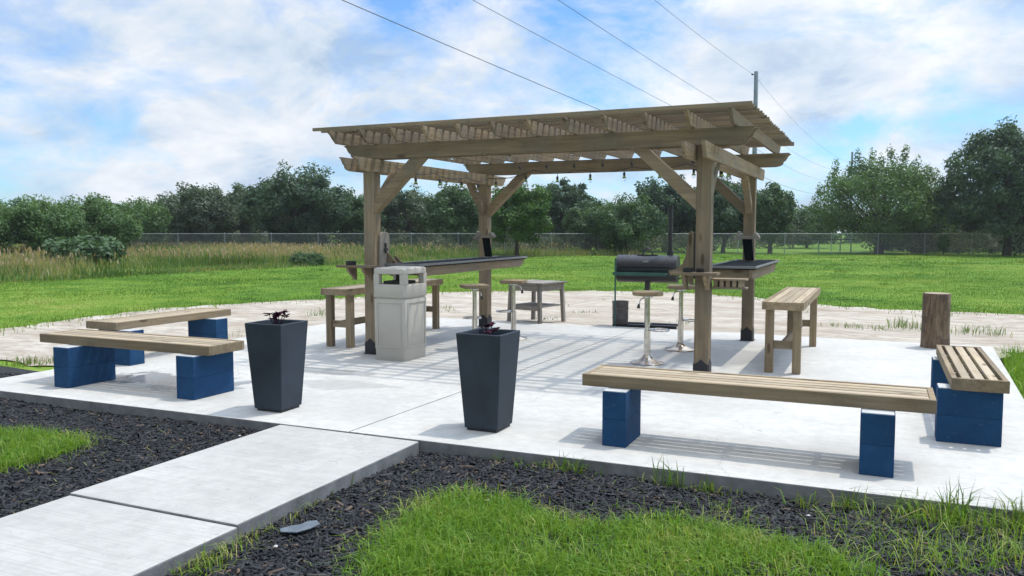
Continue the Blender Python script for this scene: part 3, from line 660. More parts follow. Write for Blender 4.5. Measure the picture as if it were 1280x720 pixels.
tree('oak_tree', 'dark low oak in the background behind the left mesquites', 'tree', 205, 82, 252, 120, 'oak', .03, 50, 140, .14, .2)
tree('oak_tree', 'dark distant tree between the left posts, behind the wispy oak', 'tree', 545, 84, 244, 130, 'dark', .03, 50, 140, .14, .2)
tree('oak_tree', 'dark distant tree behind the dark oak pair left of the smoker', 'tree', 680, 86, 246, 150, 'dark', .03, 50, 140, .14, .2)
tree('oak_tree', 'distant dark tree behind the wide low tree above the smoker', 'tree', 860, 86, 246, 150, 'dark', .03, 50, 140, .14, .2)
tree('broad_leaf_shrub', 'low dark broad leaved shrub in front of the left mesquites', 'shrub', 106, 37, 301, 100, 'oak', .0, 40, 90, .14, .24)
tree('meadow_shrub', 'small dark round shrub at the front of the tall grass', 'shrub', 382, 40, 319, 46, 'oak', .0, 30, 110, .06, .3)
tree('fence_shrub', 'small upright green shrub at the fence below the large right oak', 'shrub', 1179, 56, 291, 14, 'oak', .0, 24, 70, .06, .4)

# underbrush behind the fence
def brush(sets, pxs, d, zmax, n, r, leaf):
    cen = []; rad = []
    for k in range(n):
        p = far(random.uniform(*pxs), d + random.uniform(0, 4)); cen.append((p.x, p.y, random.uniform(.05, zmax))); rad.append(r * random.uniform(.6, 1.3))
    sets.append(leaf_cloud(cen, rad, 70, leaf))
ss = []
brush(ss, (650, 872), 58.6, 1.2, 170, .45, .07); brush(ss, (1105, 1300), 58.6, 1.25, 190, .45, .08)
brush(ss, (160, 650), 63, 1.3, 330, .6, .09); brush(ss, (870, 1000), 74, 1.6, 80, .6, .1); brush(ss, (-100, 700), 70, 2.4, 300, .9, .12); brush(ss, (640, 900), 66, 2.2, 160, .8, .12); brush(ss, (1080, 1330), 64, 2.2, 170, .8, .12)
Vs, Q, tn, o_ = [], [], [], 0
for V, q, t in ss: Vs.append(V); Q.append(q + o_); tn.append(t); o_ += len(V)
tag(npmesh('underbrush', np.concatenate(Vs), [np.concatenate(Q)], M['brush'], tint=np.concatenate(tn)), 'tangled low brush and vines growing behind the chain link fence', 'brush', kind='stuff')

def woods():
    cen, rad = [], []
    for k in range(900):
        px = random.uniform(-160, 1440); d = random.uniform(96, 118); p = far(px, d); top = 4.2 + 1.1 * math.sin(px * .021) + .8 * math.sin(px * .057 + 1)
        if 985 < px < 1100: top *= .72
        cen.append((p.x, p.y, random.uniform(.2, max(1.5, top)))); rad.append(random.uniform(.9, 1.7))
    V, q, t = leaf_cloud(cen, rad, 90, .24)
    tag(npmesh('far_woods', V, [q], M['oak'], tint=t), 'continuous dark line of far woods behind the separate trees', 'woods', kind='stuff')
woods()

# ------------------------------------------------------------------ fence, rail, poles, wires
FD = 57.5; a, b = far(165, FD), far(1330, FD); FL_ = (b - a).length
fe = thing('chain_link_fence', 'long grey chain link fence crossing the far side of the lawn', 'fence', a, math.atan2(b.y - a.y, b.x - a.x))
mb = MB(); mb.box(0, FL_, -.004, .004, .04, 1.42); obj('mesh_fabric', mb, M['chain'], fe)
mb = MB(); mb.tube([(0, 0, 1.45), (FL_, 0, 1.45)], .028, 6); obj('top_rail', mb, M['steel'], fe)
mb = MB(); mb.tube([(0, 0, -.1), (0, 0, 1.44)], .024, 6); mb.lathe([(.035, 1.43), (.035, 1.49), (.012, 1.53)], 8)
po = obj('fence_post', mb, M['steel'], fe, smooth=True)
npost = 21
for k in range(1, npost):
    c = po.copy(); COL.objects.link(c); c.parent = fe; c.location = (FL_ * k / (npost - 1), 0, 0)
gr = thing('pipe_rail', 'low dark pipe rail behind the fence near the airy tree', 'rail', far(1006, 61), YAW)
mb = MB(); mb.tube([(0, 0, 1.0), (3.6, 0, 1.0)], .038, 8); obj('rail', mb, M['black_metal'], gr)
for x in (1.0, 2.6, 3.4):
    mb = MB(); mb.tube([(x, 0, -.05), (x, 0, .97)], .04, 6); obj('leg', mb, M['steel'], gr)

def on(px, py, d): p = far(px, d); p.z = CAM_H + (287.4 - py) / F * d; return p
PD = 54.0; pb = far(940.5, PD)
up_ = thing('utility_pole', 'slim grey utility pole rising behind the right end of the pergola roof', 'utility pole', pb)
topz = on(940.5, 93, PD).z - GZ
mb = MB(); mb.lathe([(.17, -.1), (.15, topz * .6), (.13, topz - .02), (.12, topz)], 14); obj('shaft', mb, M['pole'], up_, smooth=True)
WY = (97, 155, 184, 215)
for yy in WY:
    z = on(940.5, yy, PD).z - GZ; mb = MB(); mb.tube([(-.24, -.1, z), (0, -.05, z)], .025, 6); mb.lathe([(.045, z - .03), (.06, z + .02), (.04, z + .08)], 8, (-.24, -.1)); obj('insulator', mb, M['black_metal'], up_)
PD2 = 105.0; pb2 = far(1061.5, PD2); up2 = thing('utility_pole', 'second distant utility pole whose tip pokes out of the airy tree', 'utility pole', pb2)
t2 = on(1061, 191, PD2).z - GZ; mb = MB(); mb.lathe([(.15, -.1), (.12, t2 - .02), (.10, t2)], 10); obj('shaft', mb, M['pole'], up2, smooth=True)
starts = ((790, 0), (665, 0), (553, 0), (380, 0)); ends2 = (205, 214, 226, 238)
names = ('highest of the four overhead wires, tied to the pole top', 'second highest overhead wire above the pergola roof', 'third overhead wire from the top, meeting the roof mid way', 'lowest and thickest overhead wire, nearest the upper left')
for i, (yy, st) in enumerate(zip(WY, starts)):
    p0 = on(940, yy, PD) - RGT * .12
    d0 = (24, 22, 21, 19)[i]; p1 = on(st[0], st[1], d0); e = p1 + (p1 - p0) * .9; e.z += 1.2
    pts = [p0.lerp(e, k / 24) for k in range(25)]
    for k, p in enumerate(pts): t = k / 24; p.z -= 4 * .35 * t * (1 - t)
    q = on(1061, ends2[i], PD2); pts2 = [p0.lerp(q, k / 16) for k in range(1, 17)]
    for k, p in enumerate(pts2): t = (k + 1) / 16; p.z -= 4 * 1.0 * t * (1 - t)
    mb = MB(); mb.tube(pts[::-1] + pts2, (.007, .008, .008, .011)[i], 5)
    tag(obj('power_line', mb, M['cable']), names[i].replace('highest of', 'highest of') , 'cable', 'overhead power lines')

# ================================================================== PERGOLA
PW = .155
XP = {'l': -6.02, 'r': -1.81}; YP = {'f': 8.78, 'b': 12.05}
Z1, Z2, Z3, Z4, Z5 = 2.315, 2.475, 2.655, 2.80, 2.84
pg = thing('pergola', 'weathered timber pergola with slatted roof on four posts', 'pergola', (-3.8, 10.4, 0))
O = Vector((-3.8, 10.4, 0))
def pobj(name, mb, m, bevel=.004, parent=None):
    mb.v = [(v[0] - O.x, v[1] - O.y, v[2]) for v in mb.v]
    return obj(name, mb, m, parent or pg, bevel)
def scroll(a, b, z0, z1):                                            # board outline with scroll-cut ends, a < b
    h = z1 - z0; e = [(0, 1), (0, .93), (.05, .90), (.11, .80), (.15, .64), (.19, .52), (.25, .42), (.29, .40), (.30, .24), (.36, .12), (.46, .05), (.60, 0)]
    w = .34
    left = [(a + x * w, z0 + y * h) for x, y in e]; right = [(b - x * w, z0 + y * h) for x, y in reversed(e)]
    return left + right
def clipped(a, b, z0, z1, c=.10):
    return [(a, z1), (a, z1 - .03), (a + c, z0), (b - c, z0), (b, z1 - .03), (b, z1)]
for cx in 'lr':
    for cy in 'fb':
        x, y = XP[cx], YP[cy]; mb = MB(); mb.box(x, x + PW, y, y + PW, .012, Z3 - .004); p = pobj('post', mb, M['woodZ'])
        mb = MB()
        mb.box(x - .02, x + PW + .02, y - .02, y + PW + .02, 0, .010)
        t = .007
        for sgn, yy in ((-1, y - t - .001), (1, y + PW + .001)):
            mb.prism([(x + .003, .01), (x + PW - .003, .01), (x + PW - .003, .15), (x + PW * .78, .165), (x + PW / 2, .205), (x + PW * .22, .165), (x + .003, .15)], yy, yy + t, 'y')
        for xx in (x - t - .001, x + PW + .001):
            mb.prism([(y + .003, .01), (y + PW - .003, .01), (y + PW - .003, .15), (y + PW * .78, .165), (y + PW / 2, .205), (y + PW * .22, .165), (y + .003, .15)], xx, xx + t, 'x')
        pobj('post_base', mb, M['bracket'], .0, p).location = (0, 0, 0)
for cx in 'lr':                                                      # side beams, sandwiching the posts
    x = XP[cx]
    for xx in (x - .042, x + PW + .004):
        mb = MB(); mb.prism(clipped(8.22, 12.72, Z1, Z2, .09) if cx == 'r' else scroll(8.33, 12.72, Z1, Z2), xx, xx + .038, 'x'); pobj('side_beam', mb, M['woodY'])
for cy in 'fb':                                                      # cross beams over the side beams
    y = YP[cy]
    for yy in (y - .042, y + PW + .004):
        mb = MB(); mb.prism(scroll(-6.28, -1.20, Z2 + .002, Z3), yy, yy + .038, 'y'); pobj('cross_beam', mb, M['woodX'])
for k in range(12):                                                  # rafters
    x = -6.235 + k * (4.83 / 11); mb = MB()
    a, b = 8.36, 12.62; mb.prism([(a, Z4), (a, Z4 - .02), (a + .05, Z4 - .05), (a + .09, Z4 - .09), (a + .16, Z3 + .002), (b - .16, Z3 + .002), (b - .09, Z4 - .09), (b - .05, Z4 - .05), (b, Z4 - .02), (b, Z4)], x - .019, x + .019, 'x')
    pobj('rafter', mb, M['woodY'])
NS = 25
for k in range(NS):                                                  # roof slats
    y = 8.31 + k * (4.27 / (NS - 1)); dx = random.uniform(-.012, .012); mb = MB(); mb.box(-6.44 + dx, -1.19 + dx, y, y + .038, Z4 + .002, Z5); pobj('roof_slat', mb, M['woodX'], .002)
def brace(x0, z0, x1, z1, w, y0, y1, axis):                          # knee brace in the plane across axis, ends cut plumb and level
    d = Vector((x1 - x0, z1 - z0)).normalized(); s = 1 if x1 > x0 else -1
    lv = w / abs(d.x); lh = w / abs(d.y)
    pts = [(x0, z0), (x0, z0 + lv), (x1 - s * lh, z1), (x1, z1)]
    mb = MB(); mb.prism(pts, y0, y1, axis); return mb
for cx in 'lr':
    for cy in 'fb':
        x, y = XP[cx], YP[cy]; s = 1 if cx == 'l' else -1; xs = x + PW + .001 if cx == 'l' else x - .001
        yc = y + PW / 2
        pobj('brace', brace(xs, 1.80, xs + s * .72, Z2, .13, yc - .07, yc + .07, 'y'), M['wood' + 'X'])
        t = 1 if cy == 'f' else -1; ys = y + PW + .001 if cy == 'f' else y - .001; xc = x + PW / 2
        pobj('brace', brace(ys, 1.82, ys + t * .62, Z1 + .1, .10, xc - .045, xc + .045, 'x'), M['wood' + 'Y'])

# string lights under the roof
sl = thing('string_lights', 'black cable of bulb lights strung along the pergola beams', 'string lights', (-5.9, 12.0, 2.4))
so = Vector((-5.9, 12.0, 2.4))
route = [(-5.80, 9.2, 2.40), (-5.80, 10.2, 2.385), (-5.80, 11.2, 2.385), (-5.78, 11.93, 2.41), (-5.0, 11.93, 2.52), (-4.2, 11.93, 2.50), (-3.4, 11.93, 2.52), (-2.6, 11.93, 2.54), (-2.0, 11.93, 2.50), (-1.9, 11.4, 2.46), (-1.87, 10.4, 2.40), (-1.87, 9.2, 2.42)]
pts = []
for a, b in zip(route[:-1], route[1:]):
    a, b = Vector(a), Vector(b)
    for k in range(6): p = a.lerp(b, k / 6); p.z -= .05 * math.sin(math.pi * k / 6); pts.append(p - so)
mb = MB(); mb.tube(pts, .006, 5); obj('cable', mb, M['cable'], sl)
mb = MB(); mb.tube([(0, 0, .0), (0, 0, -.05)], .004, 5); mb.lathe([(.018, -.10), (.020, -.055), (.012, -.045)], 8)
sk = obj('socket', mb, M['cable'], sl, smooth=True)
mb = MB(); mb.lathe([(.004, -.175), (.024, -.162), (.031, -.14), (.024, -.115), (.016, -.101)], 10); bu = obj('bulb', mb, M['bulb'], sk, smooth=True)
spots = [pts[i] for i in range(3, len(pts), 4)]
extra = [Vector((x, 11.86, 2.635)) - so for x in (-5.2, -4.75, -4.3, -3.85, -3.4, -2.95, -2.5, -2.05)] + [Vector((x, 9.05, 2.60)) - so for x in (-4.9, -4.1, -3.3, -2.5)]
for i, p in enumerate(spots + extra):
    if i == 0: sk.location = p; continue
    c = sk.copy(); COL.objects.link(c); c.parent = sl; c.location = p
    d = bu.copy(); COL.objects.link(d); d.parent = c
mb = MB(); mb.tube([e + Vector((0, 0, .005)) for e in extra[:8]], .005, 5); obj('cable', mb, M['cable'], sl)
mb = MB(); mb.tube([e + Vector((0, 0, .005)) for e in extra[8:]], .005, 5); obj('cable', mb, M['cable'], sl)

# ================================================================== RAISED TABLES BETWEEN THE POSTS
TZ = 1.145
def raised_table(x0, x1, y0, y1, label, side, near):
    cx, cy = (x0 + x1) / 2, (y0 + y1) / 2
    t = thing('raised_table', label, 'bar table', (cx, cy, .95))
    def add(name, mb, m, bevel=.003, parent=None):
        mb.v = [(v[0] - cx, v[1] - cy, v[2] - .95) for v in mb.v]; return obj(name, mb, m, parent or t, bevel)
    top = add('tabletop', MB().box(x0, x1, y0, y1, TZ - .03, TZ), M['black_top'], .004)
    e = MB()
    for a in ((x0 - .014, x0 - .001, y0 - .014, y1 + .014), (x1 + .001, x1 + .014, y0 - .014, y1 + .014), (x0, x1, y0 - .014, y0 - .001), (x0, x1, y1 + .001, y1 + .014)): e.box(*a, TZ - .016, TZ + .014)
    add('edge_strip', e, M['table_edge'], .003)
    zb, zt = TZ - .15, TZ - .032
    for xx in (x0 + .03, x1 - .07):
        add('apron', MB().prism([(y0 + .02, zt), (y0 + .02, zb + .05), (y0 + .09, zb), (y1 - .16, zb), (y1 - .05, zb + .05), (y1 - .01, zt)], xx, xx + .038, 'x'), M['woodY'])
    for yy in (y0 + .06, y1 - .22):
        add('crosspiece', MB().box(x0 + .07, x1 - .072, yy, yy + .038, zb + .015, zt), M['woodX'])
    return t, add
tl, addl = raised_table(-5.855, -5.33, 8.98, 12.42, 'long raised black topped table between the two left posts', 'l', 8.98)
tr_, addr = raised_table(-1.93, -1.36, 10.02, 12.40, 'shorter raised black topped table at the right rear post', 'r', 9.95)
# upright board with a bottle opener behind each front post
addl('upright_board', MB().prism([(8.87, TZ - .05), (8.87, 1.52), (8.89, 1.55), (8.93, 1.565), (9.02, 1.565), (9.06, 1.55), (9.08, 1.52), (9.08, TZ - .05)], -5.860, -5.830, 'x'), M['greyZ'])
addl('gusset', MB().prism([(-5.828, TZ + .016), (-5.828, TZ + .16), (-5.68, TZ + .016)], 9.015, 9.04, 'y'), M['woodZ'])
addl('gusset', MB().prism([(-5.828, TZ + .016), (-5.828, TZ + .12), (-5.70, TZ + .016)], 9.19, 9.215, 'y'), M['woodZ'])
ub = MB(); ub.box(-5.829, -5.814, 8.96, 8.99, 1.36, 1.42); ub.box(-5.828, -5.803, 8.945, 9.005, 1.325, 1.355); ub.prism([(8.95, 1.322), (9.0, 1.322), (8.975, 1.29)], -5.828, -5.810, 'x')
addl('bottle_opener', ub, M['black_metal'], 0)
mb = MB(); g = [(-1.868, .99), (-1.868, 1.56), (-1.90, 1.58), (-1.925, 1.54), (-1.94, 1.40), (-1.955, 1.30), (-1.99, 1.22), (-2.05, 1.165), (-2.14, 1.14), (-2.14, 1.115), (-1.96, 1.10), (-1.90, .99)]
rb = thing('flared_board', 'flared wooden board standing beside the right front post', 'board', (-1.85, 9.0, 1.1))
mb.prism([(x + 1.85, z - 1.1) for x, z in g], -.03, .005, 'y'); obj('board', mb, M['woodZ'], rb, .003)
mb = MB(); mb.box(-.014, .03, -.055, -.001, -.04, .46); obj('backing_strip', mb, M['bracket'], rb, .003)
# far end: black panel carrying a wooden holder with two drooping arms
def holder(add, x, y):
    add('back_panel', MB().prism([(x - .075, 1.46), (x + .055, 1.46), (x + .09, TZ + .015), (x - .03, TZ + .015)], y, y + .03, 'y'), M['black_top'])
    add('holder_bar', MB().box(x - .10, x + .09, y - .07, y - .002, 1.465, 1.505), M['greyX'])
    add('holder_arm', MB().prism([(x - .102, 1.46), (x - .09, 1.56), (x - .115, 1.575), (x - .15, 1.49), (x - .185, 1.455), (x - .17, 1.43), (x - .13, 1.455)], y - .12, y - .003, 'y'), M['greyX'])
    add('holder_arm', MB().prism([(x + .092, 1.465), (x + .092, 1.545), (x + .13, 1.55), (x + .175, 1.49), (x + .165, 1.465), (x + .13, 1.455)], y - .12, y - .003, 'y'), M['greyX'])
holder(addl, -5.80, 11.88); holder(addr, -1.72, 11.88)

def post_shelf(x0, x1, y0, y1, label, rack):
    cx = (x0 + x1) / 2; t = thing('post_shelf', label, 'shelf', (cx, (y0 + y1) / 2, 1.0))
    def add(name, mb, m, bevel=.003):
        mb.v = [(v[0] - cx, v[1] - (y0 + y1) / 2, v[2] - 1.0) for v in mb.v]; return obj(name, mb, m, t, bevel)
    add('shelf_board', MB().box(x0, x1, y0, y1, 1.115, 1.145), M['woodX'])
    for xx in (cx - .13, cx + .095):
        add('shelf_bracket', MB().prism([(y1 - .003, .955), (y1 - .05, .955), (y1 - .075, 1.0), (y1 - .13, 1.03), (y0 + .03, 1.075), (y0 + .02, 1.113), (y1 - .003, 1.113)], xx, xx + .038, 'x'), M['woodZ'])
    if rack:
        mb = MB(); rx0, rx1 = x1 - .10, x1 + .26; mb.box(rx0, rx1, y1 + .03, y1 + .20, 1.055, 1.075); mb.box(rx0, rx1, y1 + .03, y1 + .20, .965, .985)
        for xx in (rx0 + .02, rx0 + .085, rx0 + .15, rx0 + .215, rx0 + .28): mb.box(xx, xx + .042, y1 + .04, y1 + .19, .986, 1.054)
        add('drink_rack', mb, M['woodX'])
    return t
post_shelf(-2.03, -1.54, 8.56, 8.772, 'small wooden drink shelf on the right front post with slotted side rack', True)
post_shelf(-6.30, -5.76, 8.56, 8.772, 'small wooden drink shelf on the left front post behind the bin', False)
def dish(x, y, r, h, label):
    mb = MB(); mb.lathe([(r * .9, 0), (r, .006), (r, h), (r * .88, h), (r * .84, .012)], 18); o = obj('dish', mb, M['bracket'], None, 0, True, (x, y, 1.146)); tag(o, label, 'dish', 'small black dishes on the post shelves')
dish(-1.86, 8.66, .055, .045, 'black round dish, the left of two, on the right post shelf'); dish(-1.73, 8.66, .042, .04, 'black round dish, the right of two, on the right post shelf')
dish(-6.14, 8.66, .065, .05, 'black round dish at the outer end of the left post shelf')

# ================================================================== BENCHES
def bench(label, x0, x1, y0, y1, axis, blocks, lab2=None):
    cx, cy = (x0 + x1) / 2, (y0 + y1) / 2; t = thing('block_bench', label, 'bench', (cx, cy, 0), 0, 'low plank benches on blue blocks')
    Lx, Ly = (x1 - x0) / 2, (y1 - y0) / 2; zb, zt = .412, .502; T = .038
    fr = MB(); fr.box(-Lx, Lx, -Ly, -Ly + T, zb, zt); fr.box(-Lx, Lx, Ly - T, Ly, zb, zt); fr.box(-Lx, -Lx + T, -Ly + T + .001, Ly - T - .001, zb, zt - .002); fr.box(Lx - T, Lx, -Ly + T + .001, Ly - T - .001, zb, zt - .002)
    obj('seat_frame', fr, M['bench' + axis], t, .004)
    st = MB(); n = 4 if axis == 'X' else 3; G = .019 if axis == 'X' else .028
    A, B = (Lx, Ly) if axis == 'X' else (Ly, Lx); w = (2 * (B - T) - G * (n + 1)) / n
    for k in range(n):
        b0 = -B + T + G + k * (w + G); a0 = A - T - .003
        st.box(-a0, a0, b0, b0 + w, zt - .030, zt - .003) if axis == 'X' else st.box(b0, b0 + w, -a0, a0, zt - .030, zt - .003)
    for q in (-.5, 0, .5):
        a = q * A; st.box(a - .02, a + .02, -B + T + .002, B - T - .002, zb, zt - .032) if axis == 'X' else st.box(-B + T + .002, B - T - .002, a - .02, a + .02, zb, zt - .032)
    obj('seat', st, M['top' + axis], t, .003)
    for (bx0, bx1, by0, by1) in blocks:
        mb = MB()
        for z0, z1 in ((0, .2042), (.205, .405)): mb.box(bx0 - cx, bx1 - cx, by0 - cy, by1 - cy, z0, z1)
        lg = obj('block_leg', mb, M['blue'], t, .004)
        mb = MB(); mb.box(bx0 - cx + .006, bx1 - cx - .006, by0 - cy + .006, by1 - cy - .006, .4052, .4105); obj('bare_top', mb, M['bare'], lg)
    return t
bench('low plank bench on blue blocks nearest the mulch at the left', -8.05, -5.71, 5.78, 6.25, 'X', ((-7.62, -7.41, 5.61, 6.17), (-6.035, -5.815, 5.69, 6.21)))
bench('low plank bench on blue blocks along the slab edge, partly hidden by another bench', -8.68, -8.17, 6.83, 8.70, 'Y', ((-8.5, -7.985, 6.85, 7.06), (-8.5, -8.0, 8.24, 8.45)))
bench('long low plank bench on blue blocks in the right foreground', -2.045, .35, 5.84, 6.32, 'X', ((-1.845, -1.665, 5.72, 6.13), (-.094, .112, 5.715, 6.125)))
bench('low plank bench on blue blocks seen end on at the right edge', .50, .87, 6.79, 8.72, 'Y', ((.415, .842, 6.865, 7.07), (.455, .86, 8.35, 8.56)))

def tall_bench(label, x0, x1, y0, y1, h):
    cx, cy = (x0 + x1) / 2, (y0 + y1) / 2; t = thing('tall_bench', label, 'bench', (cx, cy, 0), 0, 'counter height wooden benches'); Lx, Ly = (x1 - x0) / 2, (y1 - y0) / 2
    T, fh, G = .038, .088, .007; mb = MB(); n = 4; w = (2 * Lx - 2 * T - G * (n + 1)) / n
    fr = MB(); fr.box(-Lx, -Lx + T, -Ly, Ly, h - fh, h); fr.box(Lx - T, Lx, -Ly, Ly, h - fh, h)
    for s in (-1, 1): fr.box(-Lx + T + .001, Lx - T - .001, min(s * Ly, s * (Ly - T)), max(s * Ly, s * (Ly - T)), h - fh, h - .002)
    obj('seat_frame', fr, M['benchY'], t, .004)
    for k in range(n): b0 = -Lx + T + G + k * (w + G); mb.box(b0, b0 + w, -Ly + T + .003, Ly - T - .003, h - .042, h - .003)
    obj('seat', mb, M['topY'], t, .003)
    S = .088
    for sx in (-1, 1):
        for sy in (-1, 1):
            xa, ya = sx * (Lx - .03) , sy * (Ly - .07); mb = MB(); mb.box(min(xa, xa - sx * S), max(xa, xa - sx * S), min(ya, ya - sy * S), max(ya, ya - sy * S), 0, h - fh - .001); obj('leg', mb, M['benchZ'], t, .004)
    for sy in (-1, 1):
        ya = sy * (Ly - .07 - S / 2); mb = MB(); mb.box(-Lx + .03 + S + .001, Lx - .03 - S - .001, ya - .02, ya + .02, .27, .36); obj('stretcher', mb, M['benchX'], t, .003)
    mb = MB(); q = Ly - .07 - S / 2 - .021; mb.box(-.02, .02, -q, q, .27, .36); obj('stretcher', mb, M['benchY'], t, .003)
    return t
tall_bench('tall wooden bench on the right side of the patio, in full view', -1.19, -.75, 9.38, 11.98, .80)
tall_bench('tall wooden bench half hidden behind the grey litter bin', -6.92, -6.45, 9.05, 11.62, .80)

# ================================================================== LITTER BIN
bn = thing('litter_bin', 'grey plastic litter bin with square open hood', 'litter bin', (-5.42, 8.68, 0))
def rsq(hx, hy, r, n=5):
    pts = []
    for cx, cy, a0 in ((hx - r, hy - r, 0), (-hx + r, hy - r, 90), (-hx + r, -hy + r, 180), (hx - r, -hy + r, 270)):
        for k in range(n + 1): a = R_(a0 + 90 * k / n); pts.append((cx + r * math.cos(a), cy + r * math.sin(a)))
    return pts
def loft(mb, rings, cap=True):
    n = len(rings[0][0]); v = [(x, y, z) for pts, z in rings for x, y in pts]; f = []
    for i in range(len(rings) - 1):
        for k in range(n): f.append((i * n + k, i * n + (k + 1) % n, (i + 1) * n + (k + 1) % n, (i + 1) * n + k))
    if cap: f += [tuple(range(n - 1, -1, -1)), tuple(range((len(rings) - 1) * n, len(rings) * n))]
    mb.add(v, f)
bx, by, br = .222, .258, .03
mb = MB(); loft(mb, [(rsq(bx - .012, by - .012, br), 0), (rsq(bx - .006, by - .006, br), .012), (rsq(bx - .006, by - .006, br), .13), (rsq(bx, by, br), .145), (rsq(bx + .004, by + .004, br), .74), (rsq(bx - .002, by - .002, br), .755)])
obj('bin_body', mb, M['bin'], bn, 0, True)
for ax in range(4):                                                  # raised panel borders
    pm = MB(); hx = (bx if ax % 2 == 0 else by); hy = (by if ax % 2 == 0 else bx); e = .0
    a = hx - .05
    for (q0, q1, z0, z1) in ((-a, a, .16, .172), (-a, a, .70, .712), (-a, -a + .012, .172, .70), (a - .012, a, .172, .70)):
        pm.box(q0, q1, -hy - .011, -hy + .004, z0, z1)
    obj('panel_rim', pm, M['bin'], bn, .003, False, None, (0, 0, R_(90) * ax))
hd = MB()
loft(hd, [(rsq(bx + .004, by + .004, br), .772), (rsq(bx + .008, by + .008, br), .78), (rsq(bx + .006, by + .006, br), .925), (rsq(bx + .004, by + .004, br), .93)])
loft(hd, [(rsq(bx + .003, by + .003, br), 1.055), (rsq(bx + .003, by + .003, br), 1.112), (rsq(bx - .004, by - .004, br), 1.124), (rsq(bx - .02, by - .02, br), 1.132), (rsq(bx - .14, by - .16, .03), 1.140)])
for sx in (-1, 1):
    for sy in (-1, 1):
        xa, ya = sx * (bx + .003), sy * (by + .003); x_, y_ = sorted((xa, xa - sx * .078)), sorted((ya, ya - sy * .078)); hd.box(x_[0], x_[1], y_[0], y_[1], .9305, 1.0545)
hood = obj('hood', hd, M['bin'], bn, .006, True)
mb = MB(); loft(mb, [(rsq(bx - .008, by - .008, br), .756), (rsq(bx - .008, by - .008, br), .771)]); obj('hood_seam', mb, M['bin'], bn)
mb = MB(); mb.box(-.15, .12, -.16, .17, .931, .965); mb.box(-.07, .01, .0, .06, .966, 1.045); obj('bag_liner', mb, M['bin_dark'], bn, .01)
pm = MB(); pm.box(-bx + .05, bx - .05, -by - .013, -by - .004, .805, .812); obj('hood_rim', pm, M['bin'], bn, .002)

# ================================================================== PLANTERS AND THEIR PLANTS
def planter(label, x, y, rz):
    t = thing('planter', label, 'planter', (x, y, 0), rz, 'tall tapered planters')
    b, tp, h, w = .145, .195, .78, .022; mb = MB()
    def sq(a, z): return [(-a, -a, z), (a, -a, z), (a, a, z), (-a, a, z)]
    v = sq(b, .02) + sq(tp, h) + sq(tp - w, h) + sq(tp - w - .010, h - .09)
    f = [(3, 2, 1, 0), (12, 13, 14, 15)]
    for i in range(3):
        for k in range(4): f.append((i * 4 + k, i * 4 + (k + 1) % 4, i * 4 + 4 + (k + 1) % 4, i * 4 + 4 + k))
    mb.add(v, f); obj('pot', mb, M['planter'], t, .008)
    mb = MB(); mb.box(-b + .015, b - .015, -b + .015, b - .015, 0, .021); obj('foot', mb, M['bracket'], t, .004)
    mb = MB(); mb.box(-tp + w + .009, tp - w - .009, -tp + w + .009, tp - w - .009, h - .088, h - .07); obj('soil', mb, M['soil'], t)
planter('tall dark tapered planter beside the left bench', -4.865, 5.735, R_(2))
planter('tall dark tapered planter in front of the pergola near the path end', -2.845, 5.865, R_(0))
def plant(label, x, y, stems, z0=.712):
    t = thing('potted_plant', label, 'plant', (x, y, z0)); mb = MB(); lv = MB()
    for (dx, dy, h, n) in stems:
        mb.tube([(dx * .3, dy * .3, 0), (dx * .7, dy * .7, h * .6), (dx, dy, h)], [.004, .0035, .002], 5)
        for k in range(n):
            a = random.uniform(0, 6.28); L = random.uniform(.04, .065); w = L * .38; el = random.uniform(-.2, .7); c = Vector((dx, dy, h * random.uniform(.75, 1)))
            d = Vector((math.cos(a) * math.cos(el), math.sin(a) * math.cos(el), math.sin(el))); s = Vector((-math.sin(a), math.cos(a), 0)) * w; u = d.cross(s).normalized() * .008
            p = [c, c + d * L * .45 + s + u, c + d * L, c + d * L * .45 - s + u, c + d * L * .5 - u * .3]
            lv.add(p, [(0, 1, 4), (1, 2, 4), (2, 3, 4), (3, 0, 4)])
    obj('stem', mb, M['purple'], t, 0, True); obj('leaves', lv, M['purple'], t)
plant('small dark purple leaved plant standing up in the left planter', -4.865, 5.735, ((-.09, .0, .14, 7), (-.05, .05, .11, 8), (-.02, .03, .13, 9), (.03, .0, .15, 10), (.06, .03, .17, 8), (.10, .0, .13, 8), (.02, -.06, .11, 8)))
plant('low purple leaved plant barely above the rim of the right planter', -2.845, 5.865, ((-.06, .06, .10, 6), (-.02, .1, .12, 7), (.03, .05, .09, 6), (0, .0, .08, 5)))

